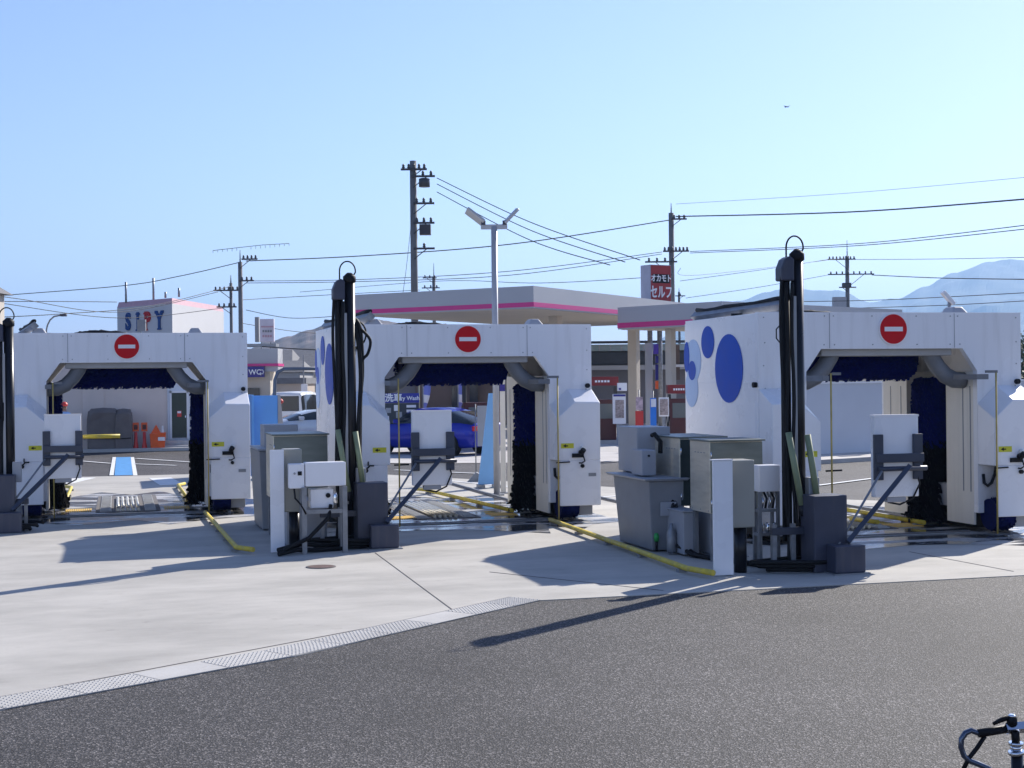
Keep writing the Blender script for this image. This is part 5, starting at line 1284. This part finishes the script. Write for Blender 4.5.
# bird
q = W(787, 107, 60); t = thing('bird', 'tiny dark bird high in the sky above the rightmost machine', 'bird', q)
b = MB(place(q, CR)); b.tube([(-.09, 0, 0), (-.02, 0, .01), (.07, 0, .0)], .028, 8, .012); b.build('body', BLACK, t)
for s in (-1, 1):
    b = MB(place(q, CR)); b.hexa([(0, -.03, 0), (s*.14, 0, .06), (s*.12, .05, .055), (0, .04, 0)], [(0, -.03, .01), (s*.14, 0, .07), (s*.12, .05, .065), (0, .04, .01)]); b.build('wing', BLACK, t)

# ------------------------------------------------------------------ mountains
def mountain(name, prof, Z, foot, m, rough, seed):
    rnd = random.Random(seed)
    from mathutils import noise
    P = []
    n = 240
    xs = [p_[0] for p_ in prof]
    def yy(x):
        for i in range(len(prof)-1):
            if prof[i][0] <= x <= prof[i+1][0]:
                u = (x-prof[i][0])/(prof[i+1][0]-prof[i][0]); u = u*u*(3-2*u); return prof[i][1]*(1-u)+prof[i+1][1]*u
        return prof[-1][1]
    b = MB(); rows = []
    for i in range(n+1):
        x = xs[0]+(xs[-1]-xs[0])*i/n
        crest = W(x, yy(x), Z); row = []
        for j in range(43):
            v = j/42                       # 0 front foot, .6 ridge, 1 behind
            if v <= .6: k = v/.6; zz = crest.z*(k**1.25); d = Z-foot*(1-k)
            else: k = (1-v)/.4; zz = crest.z*k; d = Z+foot*.5*(1-k)
            p_ = W(x, 384, d); p_.z = zz
            nz = noise.fractal(Vector((p_.x/rough, p_.y/rough, seed)), .9, 2.1, 5)
            p_.z += nz*crest.z*.07*(1 if j not in (0, 42) else 0)
            p_.z = max(p_.z, -5 if j in (0, 42) else 0)
            row.append(b.v(p_))
        rows.append(row)
    for i in range(n):
        for j in range(42): b.f([rows[i][j], rows[i+1][j], rows[i+1][j+1], rows[i][j+1]], False)
    o = b.build(name, m); o['kind'] = 'structure'; return o
FOREST = mat('forest_slopes', (.035, .05, .035), .95, 0, .5, .02)
HILLM = mat('brown_wooded_hill', (.12, .085, .075), .95, 0, .45, .08)
mountain('mountains', [(560, 384), (640, 345), (705, 320), (740, 303), (765, 294), (790, 289), (820, 292), (845, 292), (872, 298), (900, 296), (925, 283), (955, 270), (985, 260), (1030, 257), (1100, 270), (1200, 300), (1400, 360)], 4300, 1500, FOREST, 260, 3)
mountain('hill', [(150, 384), (240, 352), (270, 342), (290, 336), (310, 329), (330, 323), (380, 318), (440, 325), (520, 350), (620, 384)], 950, 300, HILLM, 45, 9)

# ------------------------------------------------------------------ bicycle in the bottom right corner
Zb = 4.3
ax = W(1016, 745, Zb); base = Vector((ax.x, ax.y, 0)); rr_ = Vector(CR)
t = thing('bicycle', 'bicycle handlebar with a black grip and chrome fittings in the bottom right corner', 'bicycle', base)
k = Zb/FPX
def B(px, py, dz=0): return W(px, py, Zb+dz)
b = MB(); b.tube([B(1019, 726), B(1007, 728.5), B(992, 731), B(978, 733), B(971, 730.5), B(965.5, 733), B(961.5, 739), B(961, 747), B(964, 756), B(970, 761), B(978, 764), B(987, 768), B(995, 773)], .0085, 10); b.build('handlebar', mat('blue_grey_bar', (.10, .12, .17), .2, .7), t)
b = MB(); b.tube([B(978, 733.5), B(1006, 729)], .0125, 12); b.build('grip', BLACK, t)
b = MB(); b.tube([B(985, 736), B(977, 748), B(969, 758), B(963, 770)], .007, 8); b.build('brake_lever', BLACK, t)
b = MB(); b.tube([B(993, 724), B(1000, 720.5), B(1007, 717.5)], .005, 6, .009); b.build('shift_lever', BLACK, t)
b = MB(); b.tube([B(1012, 724), B(1012, 716.5)], .015, 14); bl = b.build('bell', BLACK, t)
q_ = MB(); q_.tube([B(1012, 716.5), B(1012, 714.3)], .014, 14, .008); q_.build('bell_cap', CHROME, bl)
b = MB(); b.tube([B(1006, 728.5), B(1040, 726)], .017, 4); b.build('stem', CHROME, t)
b = MB(); b.tube([B(1015, 731), B(1016, 742)], .012, 12); b.build('steerer', BLACK, t)
b = MB(); b.tube([B(1016, 742), B(1016, 745)], .021, 12); b.tube([B(1016, 745.2), B(1016, 750.5)], .016, 12); b.tube([B(1016, 750.7), B(1016.5, 754.5)], .023, 12); b.build('headset', CHROME, t)
hp = B(1017, 754.6)
b = MB(); b.tube([hp, hp+Vector((.0, 0, -.16))], .017, 12); b.build('head_tube', BLKMETAL, t)
fw = hp+Vector((-.06, 0, 0)); fw.z = .33; cw = hp+Vector((0, 0, -.16))
fr = BLKMETAL
wc = Vector((cw.x+rr_.x*(-.12), cw.y+rr_.y*(-.12), .33))
side = Vector(CF)
for s in (-1, 1):
    b = MB(); b.tube([cw+side*.03*s, Vector((wc.x, wc.y, .5))+side*.05*s+rr_*.05, wc+side*.05*s], .011, 8); b.build('fork_blade', fr, t)
def wheel(c, nm):
    b = MB(); b.tube([c+rr_*.325*math.cos(a)+Vector((0, 0, .325*math.sin(a))) for a in [2*PI*j/40 for j in range(41)]], .016, 8); w_ = b.build('wheel', TYRE, t)
    b = MB(); b.tube([c-side*.04, c+side*.04], .018, 10); b.build('hub', CHROME, w_)
    b = MB()
    for j in range(18):
        a = 2*PI*j/18; b.tube([c+side*(.02 if j % 2 else -.02), c+rr_*.31*math.cos(a)+Vector((0, 0, .31*math.sin(a)))], .0015, 3)
    b.build('spokes', CHROME, w_)
wheel(wc, 'front')
rc = wc+rr_*1.02; wheel(rc, 'rear'); bb_ = wc+rr_*.60; bb_.z = .29; sc_ = wc+rr_*.42+Vector((0, 0, .5)); sc_ = bb_-rr_*(-.14)+Vector((0, 0, .48))
for a, e in ((cw+Vector((0, 0, .04)), bb_), (cw+Vector((0, 0, .12)), sc_), (sc_, bb_), (sc_, rc), (bb_, rc)):
    b = MB(); b.tube([a, e], .015, 10); b.build('frame_tube', fr, t)
b = MB(); b.tube([sc_, sc_+Vector((0, 0, .14))], .012, 8); b.build('seat_post', CHROME, t)
b = MB(place(sc_+Vector((0, 0, .15)), CR)); b.hexa([(-.14, -.02, 0), (.12, -.07, 0), (.12, .07, 0), (-.14, .02, 0)], [(-.13, -.015, .03), (.11, -.06, .045), (.11, .06, .045), (-.13, .015, .03)]); b.build('saddle', BLACK, t, .01)
for s in (-1, 1):
    b = MB(); b.tube([bb_, bb_+Vector((0, 0, -.15*s))+rr_*.05*s+side*.06*s], .009, 6); b.build('crank', CHROME, t)
    b = MB(place(bb_+Vector((0, 0, -.15*s))+rr_*.05*s+side*.10*s, CR)); b.box(-.04, .04, -.03, .03, -.01, .01); b.build('pedal', BLACK, t)

# ------------------------------------------------------------------ haze: far air
b = MB(); b.box(-5000, 9000, -60, 8000, -8, 440)
hz = bpy.data.materials.new('haze_air'); hz.use_nodes = True; n = hz.node_tree; n.nodes.clear()
out = n.nodes.new('ShaderNodeOutputMaterial'); pv = n.nodes.new('ShaderNodeVolumePrincipled')
pv.inputs['Color'].default_value = (.38, .62, 1, 1); pv.inputs['Density'].default_value = .00021; pv.inputs['Anisotropy'].default_value = .3
n.links.new(pv.outputs[0], out.inputs['Volume'])
o = b.build('haze', hz); o['kind'] = 'stuff'
